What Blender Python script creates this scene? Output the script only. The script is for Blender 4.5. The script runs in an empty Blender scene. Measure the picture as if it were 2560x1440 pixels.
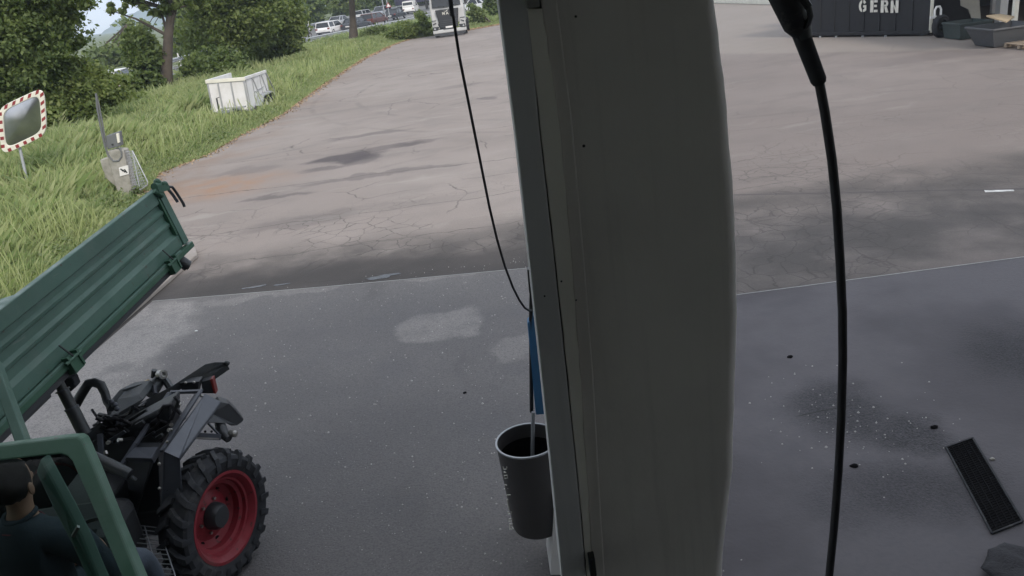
import bpy, bmesh, math, random
import numpy as np
from mathutils import Vector, Matrix
R = math.radians
random.seed(7); np.random.seed(7)
SC = bpy.context.scene
COL = SC.collection

# ---------------------------------------------------------------- camera
CAM_H, PITCH, ROLL, FPX = 3.6, R(21.16), R(7.9), 2000.0
fw = Vector((0, math.cos(PITCH), -math.sin(PITCH)))
r0 = Vector((1, 0, 0)); u0 = Vector((0, math.sin(PITCH), math.cos(PITCH)))
rt = r0*math.cos(ROLL) - u0*math.sin(ROLL)
up = r0*math.sin(ROLL) + u0*math.cos(ROLL)
CP = Vector((0, 0, CAM_H))
cam = bpy.data.cameras.new('camera'); camo = bpy.data.objects.new('camera', cam); COL.objects.link(camo)
cam.sensor_width = 36; cam.lens = 36*FPX/2560; cam.clip_start = 0.05; cam.clip_end = 9000
m = Matrix((rt, up, -fw)).transposed().to_4x4(); m.translation = CP
camo.matrix_world = m
SC.camera = camo

def ray(x, y): return fw + rt*((x-1280)/FPX) + up*((720-y)/FPX)
def G(x, y, z=0.0):
    d = ray(x, y); return CP + d*((z-CAM_H)/d.z)
def D(x, y, Y):
    d = ray(x, y); return CP + d*(Y/d.y)
def K(x, y, k): return CP + ray(x, y)*k

# ---------------------------------------------------------------- world, sun, exposure
SUN_EL, SUN_AZ = R(36), R(158)      # azimuth clockwise from +Y: the sun stands behind the camera, to its right
w = bpy.data.worlds.new('World'); SC.world = w; w.use_nodes = True
nt = w.node_tree; nt.nodes.clear()
wo = nt.nodes.new('ShaderNodeOutputWorld'); bg = nt.nodes.new('ShaderNodeBackground')
sky = nt.nodes.new('ShaderNodeTexSky'); sky.sky_type = 'NISHITA'; sky.sun_disc = False
sky.sun_elevation = SUN_EL; sky.sun_rotation = SUN_AZ; sky.air_density = 1.0; sky.dust_density = 3.0
tc = nt.nodes.new('ShaderNodeTexCoord'); cn = nt.nodes.new('ShaderNodeTexNoise')
cn.inputs['Scale'].default_value = 3.2; cn.inputs['Detail'].default_value = 7
cr = nt.nodes.new('ShaderNodeValToRGB'); cr.color_ramp.elements[0].position = .36; cr.color_ramp.elements[1].position = .62
cr.color_ramp.elements[0].color = (.35, .35, .35, 1)
mx = nt.nodes.new('ShaderNodeMixRGB'); mx.inputs[2].default_value = (9.5, 9.8, 10.4, 1)
nt.links.new(tc.outputs['Generated'], cn.inputs['Vector']); nt.links.new(cn.outputs['Fac'], cr.inputs['Fac'])
nt.links.new(cr.outputs['Color'], mx.inputs[0]); nt.links.new(sky.outputs['Color'], mx.inputs[1])
nt.links.new(mx.outputs[0], bg.inputs['Color']); bg.inputs['Strength'].default_value = 0.12
nt.links.new(bg.outputs[0], wo.inputs['Surface'])
sl = bpy.data.lights.new('sun', 'SUN'); sl.energy = 2.0; sl.angle = R(9); sl.color = (1, .90, .78)
so = bpy.data.objects.new('sun', sl); COL.objects.link(so)
sd = Vector((math.sin(SUN_AZ)*math.cos(SUN_EL), math.cos(SUN_AZ)*math.cos(SUN_EL), math.sin(SUN_EL)))
so.rotation_euler = sd.to_track_quat('Z', 'Y').to_euler(); so.location = (0, 0, 30)
vs = SC.view_settings; vs.view_transform = 'Standard'; vs.look = 'None'; vs.gamma = 1; vs.exposure = 0.52
HAZE = .00045
SC.cycles.max_bounces = 8; SC.cycles.volume_bounces = 1; SC.cycles.transparent_max_bounces = 16

# ---------------------------------------------------------------- materials
class NT:
    """small node-expression helper"""
    def __init__(s, name, rough=.7, metal=0, spec=.5):
        s.m = bpy.data.materials.new(name); s.m.use_nodes = True; s.t = s.m.node_tree
        s.b = s.t.nodes['Principled BSDF']; s.out = s.t.nodes['Material Output']
        s.b.inputs['Roughness'].default_value = rough; s.b.inputs['Metallic'].default_value = metal
        s.b.inputs['Specular IOR Level'].default_value = spec
        g = s.t.nodes.new('ShaderNodeNewGeometry'); s.geo = g; s.pos = g.outputs['Position']
        s.obj = s.t.nodes.new('ShaderNodeTexCoord').outputs['Object']
    def _s(s, sock, v):
        if isinstance(v, (int, float)): sock.default_value = v
        elif isinstance(v, tuple): sock.default_value = v if len(v) == len(sock.default_value) else v+(1,)
        else: s.t.links.new(v, sock)
    def math(s, op, a, b=0.0, c=None):
        n = s.t.nodes.new('ShaderNodeMath'); n.operation = op
        s._s(n.inputs[0], a); s._s(n.inputs[1], b)
        if c is not None: s._s(n.inputs[2], c)
        return n.outputs[0]
    def vmath(s, op, a, b=(0., 0., 0.)):
        n = s.t.nodes.new('ShaderNodeVectorMath'); n.operation = op
        s._s(n.inputs[0], a); s._s(n.inputs[1], b)
        return n.outputs['Value'] if op in ('LENGTH', 'DISTANCE', 'DOT_PRODUCT') else n.outputs['Vector']
    def noise(s, scale, detail=4, vec=None, rough=.55, color=False):
        n = s.t.nodes.new('ShaderNodeTexNoise'); n.inputs['Scale'].default_value = scale
        n.inputs['Detail'].default_value = detail; n.inputs['Roughness'].default_value = rough
        s.t.links.new(vec if vec is not None else s.pos, n.inputs['Vector'])
        return n.outputs['Color' if color else 'Fac']
    def vor(s, scale, vec=None, feature='F1', out='Distance'):
        n = s.t.nodes.new('ShaderNodeTexVoronoi'); n.feature = feature; n.inputs['Scale'].default_value = scale
        s.t.links.new(vec if vec is not None else s.pos, n.inputs['Vector']); return n.outputs[out]
    def ramp(s, v, a, b, lo=0., hi=1.):
        n = s.t.nodes.new('ShaderNodeMapRange'); n.interpolation_type = 'SMOOTHSTEP'
        s._s(n.inputs[0], v)
        for i, q in enumerate((a, b, lo, hi)): n.inputs[i+1].default_value = q
        return n.outputs[0]
    def mix(s, f, a, b, mode='MIX'):
        n = s.t.nodes.new('ShaderNodeMixRGB'); n.blend_type = mode
        s._s(n.inputs[0], f); s._s(n.inputs[1], a); s._s(n.inputs[2], b); return n.outputs[0]
    def sep(s, v):
        n = s.t.nodes.new('ShaderNodeSeparateXYZ'); s.t.links.new(v, n.inputs[0]); return n.outputs
    def color(s, c): s._s(s.b.inputs['Base Color'], c)
    def bump(s, h, strength=.3, dist=.01):
        n = s.t.nodes.new('ShaderNodeBump'); n.inputs['Strength'].default_value = strength
        n.inputs['Distance'].default_value = dist; s.t.links.new(h, n.inputs['Height'])
        s.t.links.new(n.outputs[0], s.b.inputs['Normal'])
    def blob(s, P, c, r, soft=.35):
        d = s.vmath('LENGTH', s.vmath('DIVIDE', s.vmath('SUBTRACT', P, (c[0], c[1], 0.)), (r[0], r[1], 1e4)))
        return s.ramp(d, 1.0, 1.0-soft, 0., 1.)

def paint(name, c, rough=.45, metal=0., dirt=.35, scale=3., c2=None, bumpy=0., spec=.5):
    n = NT(name, rough, metal, spec)
    f = n.ramp(n.noise(scale, 6, n.obj), .35, .75)
    d = c2 if c2 else tuple(q*.6+.02 for q in c)
    n.color(n.mix(n.math('MULTIPLY', f, dirt), c, d))
    rr = n.math('ADD', n.math('MULTIPLY', n.noise(scale*4, 4, n.obj), .25), rough-.1); n._s(n.b.inputs['Roughness'], rr)
    if bumpy: n.bump(n.noise(scale*12, 5, n.obj), bumpy, .01)
    return n.m

M = {}
def worn(name, c, rough, chip, dust, chip_amt=.64, ds=.35):
    """painted metal with chips, scratches and dust"""
    n = NT(name, rough, 0, .4)
    a = n.mix(n.ramp(n.noise(1.7, 6, n.obj), .35, .7), c, tuple(q*.78 for q in c))
    a = n.mix(n.math('MULTIPLY', n.ramp(n.noise(3.1, 7, n.obj, .7), .48, .75), ds), a, dust)
    sc = n.noise(1., 4, n.vmath('MULTIPLY', n.obj, (9., 3., 55.))); a = n.mix(n.math('MULTIPLY', n.ramp(sc, .66, .72), .45), a, dust)
    a = n.mix(n.math('MULTIPLY', n.ramp(n.noise(21, 6, n.obj, .65), chip_amt, chip_amt+.04), .8), a, chip)
    n.color(a); n._s(n.b.inputs['Roughness'], n.ramp(n.noise(6, 5, n.obj), .3, .7, rough-.1, rough+.25)); n.bump(n.noise(16, 5, n.obj), .15, .01); return n.m
M['green'] = worn('green_paint', (.072, .142, .110), .42, (.075, .05, .035), (.15, .18, .155))
M['green_cab'] = worn('green_cab_paint', (.036, .098, .060), .40, (.05, .045, .035), (.08, .13, .10))
M['black'] = paint('black_paint', (.022, .025, .029), .45, 0, .5, 6, (.035, .036, .036), .12)
M['blackmetal'] = paint('dark_steel', (.032, .038, .042), .42, .3, .6, 7, (.06, .06, .055), .15)
M['strapm'] = paint('dark_grey_enamel', (.052, .058, .072), .5, 0, .3, 4)
M['rubber'] = worn('tyre_rubber', (.022, .024, .028), .8, (.05, .05, .048), (.075, .072, .068), .60, .6)
M['red'] = worn('red_rim_paint', (.22, .018, .028), .5, (.05, .02, .015), (.13, .06, .055), .60, .6)
M['redlens'] = paint('red_lens', (.15, .015, .012), .35)
M['steel'] = paint('worn_steel', (.38, .37, .35), .35, .8, .6, 8, (.15, .14, .12))
M['wire'] = paint('galvanised_wire', (.28, .30, .32), .4, .6, .4, 9)
M['galv'] = paint('galvanised_steel', (.36, .38, .40), .5, .35, .4, 3)
M['hosem'] = paint('black_hose', (.012, .012, .015), .5, 0, .3, 8)
M['white'] = paint('white_paint', (.72, .72, .71), .4, 0, .35, 1.5, (.5, .49, .45))
M['whitet'] = paint('trailer_white_panel', (.68, .68, .68), .45, 0, .5, 2., (.45, .44, .40))
M['cream'] = paint('cream_paint', (.70, .69, .60), .4)
M['alu'] = paint('aluminium_profile', (.42, .43, .44), .4, .5, .3, 3)
M['bluep'] = paint('blue_plastic', (.035, .14, .29), .4, 0, .3, 4)
M['binm'] = paint('bin_grey_steel', (.072, .070, .070), .4, .2, .35, 4)
M['binin'] = paint('bin_inner', (.007, .007, .008), .95, 0, .3, 3, None, 0., .05)
M['glassd'] = paint('dark_glass', (.02, .024, .028), .08, 0, .1)
M['contm'] = paint('container_paint', (.009, .010, .013), .6, 0, .5, 1.2, (.016, .016, .018))
M['lett'] = paint('letter_white', (.62, .61, .55), .6, 0, .5, 9, (.35, .34, .3))
M['truckw'] = paint('truck_silver_white', (.46, .47, .47), .35, .1, .3, 1.5)
M['concp'] = paint('pedestal_concrete', (.33, .32, .29), .85, 0, .8, 6, (.18, .18, .15), .4)
M['grey'] = paint('grey_plastic', (.13, .14, .145), .5)
M['dkgrey'] = paint('dark_grey_plastic', (.05, .055, .065), .5, 0, .5, 3)
M['wood'] = paint('weathered_wood', (.30, .24, .18), .85, 0, .8, 5, (.15, .12, .09), .4)
M['rope'] = paint('pale_wood', (.45, .36, .24), .8)
M['redp'] = paint('sign_red', (.24, .03, .035), .45)
M['hair'] = paint('dark_hair', (.004, .0035, .0035), .8, 0, .3, 40, None, 0., .15)
M['skin'] = paint('skin', (.42, .22, .15), .55, 0, .3, 10, (.36, .17, .12))
M['shirt'] = paint('work_shirt', (.030, .042, .058), .85, 0, .5, 5, (.045, .06, .078), .3)
M['collar'] = paint('collar_trim', (.20, .03, .05), .8)
M['asphroad'] = paint('road_asphalt', (.14, .14, .14), .9, 0, .6, .8, (.10, .10, .10))
M['headl'] = paint('lamp_glass', (.55, .57, .6), .15, .3)
M['roofm'] = paint('roof_sheet', (.55, .55, .53), .6)
M['wallm'] = paint('station_wall_render', (.30, .30, .29), .85)
# convex mirror face
n = NT('mirror_face', .22, .9); n.color(n.mix(n.ramp(n.noise(2., 4, n.obj), .35, .7), (.40, .41, .43), (.28, .29, .31))); M['mirror'] = n.m
# clear slightly tinted cab glass
n = NT('cab_glass', .03, 0)
tr = n.t.nodes.new('ShaderNodeBsdfTransparent'); tr.inputs[0].default_value = (.32, .41, .38, 1)
gl = n.t.nodes.new('ShaderNodeBsdfGlossy'); gl.inputs['Roughness'].default_value = .08
ms = n.t.nodes.new('ShaderNodeMixShader'); ms.inputs[0].default_value = .025
n.t.links.new(tr.outputs[0], ms.inputs[1]); n.t.links.new(gl.outputs[0], ms.inputs[2]); n.t.links.new(ms.outputs[0], n.out.inputs['Surface'])
M['glass'] = n.m

def leafmat(name, c1, c2, c3, tl=.35):
    n = NT(name, .55, 0, .3)
    ri = n.geo.outputs['Random Per Island']
    a = n.mix(n.ramp(n.noise(.55, 3), .35, .65), c1, c2)
    a = n.mix(n.math('MULTIPLY', ri, .65), a, c3)
    n.color(a)
    t = n.t.nodes.new('ShaderNodeBsdfTranslucent'); n.t.links.new(n.mix(1., a, (1.5, 1.6, .8), 'MULTIPLY'), t.inputs[0])
    ms = n.t.nodes.new('ShaderNodeMixShader'); ms.inputs[0].default_value = tl
    n.t.links.new(n.b.outputs[0], ms.inputs[1]); n.t.links.new(t.outputs[0], ms.inputs[2]); n.t.links.new(ms.outputs[0], n.out.inputs['Surface'])
    return n.m
M['leaf_dark'] = leafmat('leaves_dark', (.058, .094, .036), (.100, .142, .050), (.18, .225, .075))
M['leaf_mid'] = leafmat('leaves_mid', (.080, .122, .042), (.130, .175, .058), (.22, .255, .09))
M['leaf_light'] = leafmat('leaves_light', (.085, .125, .050), (.125, .165, .065), (.19, .225, .10))
M['grass'] = leafmat('grass_blades', (.145, .215, .082), (.205, .262, .112), (.42, .43, .27), .3)
M['straw'] = leafmat('dry_straw', (.20, .27, .10), (.27, .32, .15), (.40, .41, .24), .3)
M['litter'] = leafmat('dry_leaves', (.25, .15, .08), (.33, .22, .13), (.42, .33, .22), .1)
M['bark'] = paint('bark', (.085, .070, .058), .9, 0, .8, 2.5, (.045, .038, .033), .6)

# soil below the meadow
n = NT('verge_ground', .95)
a = n.mix(n.ramp(n.noise(.35, 5), .35, .65), (.075, .105, .038), (.115, .135, .055))
a = n.mix(n.ramp(n.noise(2.2, 5), .55, .7), a, (.16, .13, .085)); n.color(a); n.bump(n.noise(9, 5), .6, .05); M['soil'] = n.m
n = NT('hill_forest', .95)
a = n.mix(n.ramp(n.noise(.012, 6), .4, .62), (.030, .060, .026), (.055, .095, .035)); n.color(a); n.bump(n.noise(.03, 6), 1., 12); M['hill'] = n.m

# ---- yard asphalt: old, pale, patched and cracked
n = NT('yard_asphalt', .88, 0, .3)
P = n.vmath('ADD', n.pos, n.vmath('MULTIPLY', n.vmath('SUBTRACT', n.noise(.9, 5, color=True), (.5, .5, .5)), (1.5, 1.5, 0.)))
P2 = n.vmath('ADD', n.pos, n.vmath('MULTIPLY', n.vmath('SUBTRACT', n.noise(1.6, 4, color=True), (.5, .5, .5)), (.45, .45, 0.)))
x, y, z = n.sep(n.pos)
big = n.noise(.11, 4); med = n.noise(.8, 6); fin = n.noise(38, 3)
base = n.mix(n.ramp(big, .38, .62), (.228, .198, .180), (.266, .234, .214))
base = n.mix(n.math('MULTIPLY', n.ramp(med, .42, .7), .45), base, (.185, .165, .152))
streak = n.noise(1., 5, n.vmath('MULTIPLY', P, (.16, 1.1, 1.)))
base = n.mix(n.math('MULTIPLY', n.ramp(streak, .55, .72), .42), base, (.165, .148, .138))
base = n.mix(n.math('MULTIPLY', n.ramp(n.noise(1.3, 5, n.vmath('MULTIPLY', P, (.3, 1.5, 1.))), .56, .75), .5), base, (.315, .295, .265))
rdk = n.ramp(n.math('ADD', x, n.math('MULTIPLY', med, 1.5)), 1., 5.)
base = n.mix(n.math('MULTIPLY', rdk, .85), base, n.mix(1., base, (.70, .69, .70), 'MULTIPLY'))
bandd = n.math('SUBTRACT', y, n.math('MULTIPLY', n.math('SUBTRACT', x, 13.), -1.35)); bandm = n.math('MULTIPLY', n.ramp(bandd, 23.3, 24.2), n.ramp(x, 6., 7.))
base = n.mix(n.math('MULTIPLY', bandm, .55), base, (.25, .225, .20))
# rusty sand washed off the verge
e = n.math('MULTIPLY', n.blob(P, (-6.6, 18.2), (2.6, 1.9), .8), n.ramp(n.noise(1.7, 6), .36, .66, .35, .95))
base = n.mix(e, base, (.27, .175, .12))
edge = n.math('MULTIPLY', n.ramp(n.math('ADD', x, n.math('MULTIPLY', n.math('SUBTRACT', med, .5), 2.)), -5.6, -8.2), n.ramp(n.noise(.7, 5), .4, .65))
base = n.mix(n.math('MULTIPLY', edge, .55), base, (.20, .135, .095))
# oil and damp stains
for (c, r, s_) in [((-3.5, 19.7), (1.15, .8), .85), ((-3.1, 19.3), (.6, .8), .5), ((-2.7, 20.3), (1.3, .35), .5), ((-1.75, 20.4), (.9, .4), .45), ((-3.9, 18.6), (.9, .4), .5),
                   ((-3.5, 22.7), (1.5, .35), .4), ((-2.6, 17.2), (2.3, .28), .42), ((-4.6, 16.3), (1.2, .22), .5), ((.1, 26.5), (.5, .5), .45),
                   ((-1.0, 31), (1.2, .6), .25), ((-3.6, 14.), (1.1, .5), .3), ((-6.0, 19.8), (1.3, .5), .28), ((13.5, 22.5), (3.8, 1.), .25)]:
    base = n.mix(n.math('MULTIPLY', n.blob(P, c, r, .5), s_), base, (.062, .054, .058))
# darker belt along the apron
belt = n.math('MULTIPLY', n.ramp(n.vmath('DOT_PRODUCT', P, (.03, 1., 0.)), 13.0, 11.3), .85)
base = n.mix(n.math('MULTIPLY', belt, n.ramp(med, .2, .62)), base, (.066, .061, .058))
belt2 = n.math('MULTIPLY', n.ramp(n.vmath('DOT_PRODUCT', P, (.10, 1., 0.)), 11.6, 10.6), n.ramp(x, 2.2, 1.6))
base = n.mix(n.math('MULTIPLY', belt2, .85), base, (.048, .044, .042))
# faint curved tyre marks across the yard
for (cx_, cy_, rad_) in ((9.0, 33.0, 14.0), (9.2, 33.3, 15.9), (-14.0, 44.0, 22.0), (-14.0, 44.2, 24.0), (4., 6., 13.5)):
    dd = n.math('ABSOLUTE', n.math('SUBTRACT', n.vmath('LENGTH', n.vmath('SUBTRACT', n.pos, (cx_, cy_, 0.))), rad_))
    base = n.mix(n.math('MULTIPLY', n.math('MULTIPLY', n.ramp(dd, .16, .03), n.ramp(n.noise(.6, 4), .4, .62)), .28), base, (.10, .092, .088))
# cracks
ve = n.vor(.55, P2, 'DISTANCE_TO_EDGE'); ve2 = n.vor(2.8, P2, 'DISTANCE_TO_EDGE')
c1 = n.math('MULTIPLY', n.ramp(ve, .012, .002), n.ramp(n.noise(.25, 3), .50, .58))
c2 = n.math('MULTIPLY', n.ramp(ve2, .035, .008), n.math('MULTIPLY', n.ramp(n.noise(.42, 3), .44, .54), n.ramp(y, 15.5, 13.5)))
c3 = n.math('MULTIPLY', n.ramp(n.vor(1.5, P2, 'DISTANCE_TO_EDGE'), .02, .004), n.math('MULTIPLY', n.ramp(n.noise(.31, 3), .5, .6), n.math('MULTIPLY', n.ramp(x, 1., 3.), n.ramp(y, 19., 16.))))
cr_ = n.math('MAXIMUM', n.math('MAXIMUM', c1, c2), c3)
# long paving joints running across the yard
for (yy, sl_, wd) in [(16.95, .075, .028), (14.0, .0, .022), (12.15, -.02, .018), (20.9, .03, .016)]:
    d = n.math('ABSOLUTE', n.math('SUBTRACT', n.vmath('DOT_PRODUCT', P2, (sl_, 1., 0.)), yy))
    cr_ = n.math('MAXIMUM', cr_, n.math('MULTIPLY', n.ramp(d, wd, wd*.3), n.ramp(n.noise(.9, 2), .32, .42)))
cr_ = n.math('MULTIPLY', cr_, n.ramp(x, 8., 2., .35, 1.))
sm = n.math('ABSOLUTE', n.math('SUBTRACT', n.vmath('DOT_PRODUCT', n.vmath('ADD', n.pos, n.vmath('MULTIPLY', n.noise(1.1, 4, color=True), (.0, .14, 0.))), (0.4546, 1., 0.)), 13.6769))
base = n.mix(n.math('MULTIPLY', n.math('MULTIPLY', n.ramp(sm, .06, .015), n.ramp(x, 1., 1.6)), .75), base, (.06, .055, .055))
base = n.mix(n.math('MULTIPLY', n.math('MULTIPLY', n.ramp(sm, .30, .05), n.ramp(x, 1., 1.6)), .25), base, (.10, .09, .088))
base = n.mix(n.math('MULTIPLY', cr_, .6), base, (.055, .049, .047))
base = n.mix(n.math('MULTIPLY', n.ramp(fin, .35, .7), .35), base, n.mix(1., base, (.72, .72, .72), 'MULTIPLY'))
spk = n.math('MULTIPLY', n.ramp(n.vor(26), .12, .05), n.ramp(n.noise(3.1, 3), .52, .6)); base = n.mix(n.math('MULTIPLY', spk, .45), base, (.42, .40, .37))
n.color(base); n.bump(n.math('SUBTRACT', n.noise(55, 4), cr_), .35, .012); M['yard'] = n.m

# ---- tarmac apron in front of the pumps
n = NT('apron_tarmac', .8, 0, .35)
P = n.vmath('ADD', n.pos, n.vmath('MULTIPLY', n.vmath('SUBTRACT', n.noise(1.3, 5, color=True), (.5, .5, .5)), (1.0, 1.0, 0.)))
x, y, z = n.sep(n.pos); med = n.noise(1.1, 6); big = n.noise(.35, 4)
base = n.mix(n.ramp(big, .35, .65), (.112, .106, .106), (.138, .130, .127))
base = n.mix(n.math('MULTIPLY', n.ramp(med, .45, .7), .5), base, (.10, .098, .102))
base = n.mix(n.math('MULTIPLY', n.ramp(y, 8.2, 10.0), .35), base, (.175, .165, .155))
for (c, r, s_) in [((-4.9, 9.5), (1.0, 1.3), 1.), ((-5.1, 7.9), (1.35, 1.5), 1.), ((-.95, 8.5), (.58, .5), .62), ((-.05, 7.6), (.4, .33), .4), ((-.6, 10.2), (1.3, .3), .5), ((-3.2, 10.3), (1.2, .22), .5)]:
    base = n.mix(n.math('MULTIPLY', n.blob(P, c, r, .3), n.math('MULTIPLY', n.ramp(n.noise(5., 6), .25, .6, .55, 1.), s_)), base, (.262, .246, .232))
for (c, r, s_) in [((-3.9, 8.2), (.8, .9), .35), ((-2.6, 7.2), (1.3, .8), .4), ((-4.6, 8.4), (.25, .2), .4), ((-1.2, 5.6), (2.4, 1.5), .3)]:
    base = n.mix(n.math('MULTIPLY', n.blob(P, c, r, .7), s_), base, (.080, .078, .080))
agg = n.math('MULTIPLY', n.ramp(n.vor(48), .30, .10), n.ramp(n.noise(2.3, 4), .42, .6)); base = n.mix(n.math('MULTIPLY', agg, .38), base, (.25, .245, .24))
spk = n.math('MULTIPLY', n.ramp(n.vor(21), .10, .05), n.ramp(n.noise(9, 2), .5, .56)); base = n.mix(n.math('MULTIPLY', spk, .55), base, (.42, .41, .40))
trk = n.math('MULTIPLY', n.ramp(n.noise(1., 4, n.vmath('MULTIPLY', P, (2.2, .35, 1.))), .56, .70), n.ramp(n.noise(.5, 3), .42, .6)); base = n.mix(n.math('MULTIPLY', trk, .4), base, (.066, .062, .062))
base = n.mix(n.math('MULTIPLY', n.ramp(n.noise(60, 3), .4, .7), .5), base, (.055, .054, .058))
n.color(base); n.bump(n.noise(70, 4), .55, .012); M['apron'] = n.m
# ---- smooth concrete on the right with gritty patches
n = NT('apron_concrete', .75, 0, .35)
P = n.vmath('ADD', n.pos, n.vmath('MULTIPLY', n.vmath('SUBTRACT', n.noise(2.2, 5, color=True), (.5, .5, .5)), (.6, .6, 0.)))
med = n.noise(1.4, 6); x, y, z = n.sep(n.pos)
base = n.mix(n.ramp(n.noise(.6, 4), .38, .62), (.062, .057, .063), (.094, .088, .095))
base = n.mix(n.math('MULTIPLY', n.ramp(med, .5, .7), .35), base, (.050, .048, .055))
base = n.mix(n.math('MULTIPLY', n.ramp(n.noise(24, 3), .42, .7), .3), base, (.07, .068, .075))
gm = n.math('MAXIMUM', n.math('MAXIMUM', n.blob(P, (2.5, 5.55), (.62, .72), .8), n.blob(P, (2.8, 5.15), (.45, .42), .8)), n.math('MAXIMUM', n.blob(P, (4.35, 5.95), (.85, 1.0), .8), n.math('MULTIPLY', n.blob(P, (2.5, 4.45), (1.1, .6), .9), .75)))
agg = n.ramp(n.noise(75, 3), .40, .62)
base = n.mix(n.math('MULTIPLY', gm, n.math('ADD', .5, n.math('MULTIPLY', agg, .5))), base, (.022, .022, .026))
spk = n.math('MULTIPLY', n.ramp(n.vor(62), .16, .05), gm); base = n.mix(n.math('MULTIPLY', spk, .35), base, (.26, .25, .25))
cl = n.math('MULTIPLY', n.ramp(n.math('ABSOLUTE', n.math('SUBTRACT', n.vmath('DOT_PRODUCT', n.vmath('ADD', n.pos, n.vmath('MULTIPLY', n.noise(3, 3, color=True), (.05, .05, 0.))), (-.12, 1., 0.)), 5.32)), .012, .004), n.math('MULTIPLY', n.ramp(x, 2.1, 2.2), n.ramp(x, 2.65, 2.55)))
base = n.mix(cl, base, (.02, .02, .02))
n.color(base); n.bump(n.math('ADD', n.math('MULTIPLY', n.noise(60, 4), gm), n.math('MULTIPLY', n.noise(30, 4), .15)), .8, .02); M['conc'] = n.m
n = NT('puddle_water', .04, 0, .6); n.color((.02, .02, .02)); n.b.inputs['IOR'].default_value = 1.33; M['puddle'] = n.m
# pillar paint
def pillarm(name, a, b, pitch=.08):
    n = NT(name, .6, 0, .3); c = n.mix(n.ramp(n.noise(1.8, 5), .35, .7), a, b)
    c = n.mix(n.math('MULTIPLY', n.ramp(n.vor(13), .055, .03), n.ramp(n.noise(5, 2), .54, .58)), c, (.03, .028, .025))
    st = n.noise(1., 5, n.vmath('MULTIPLY', n.pos, (30., 30., 1.2))); c = n.mix(n.math('MULTIPLY', n.ramp(st, .5, .75), .10), c, (.09, .088, .08))
    n.color(c); n.bump(n.noise(14, 5), .25, .01); return n.m
M['pill'] = pillarm('pillar_paint', (.74, .715, .66), (.64, .615, .57))
M['pill_l'] = pillarm('pillar_flange_paint', (.62, .62, .62), (.54, .54, .54))
M['pill_s'] = pillarm('pillar_strip', (.86, .84, .75), (.74, .72, .65))
M['sealm'] = pillarm('door_seal', (.26, .26, .25), (.2, .2, .2))

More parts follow.
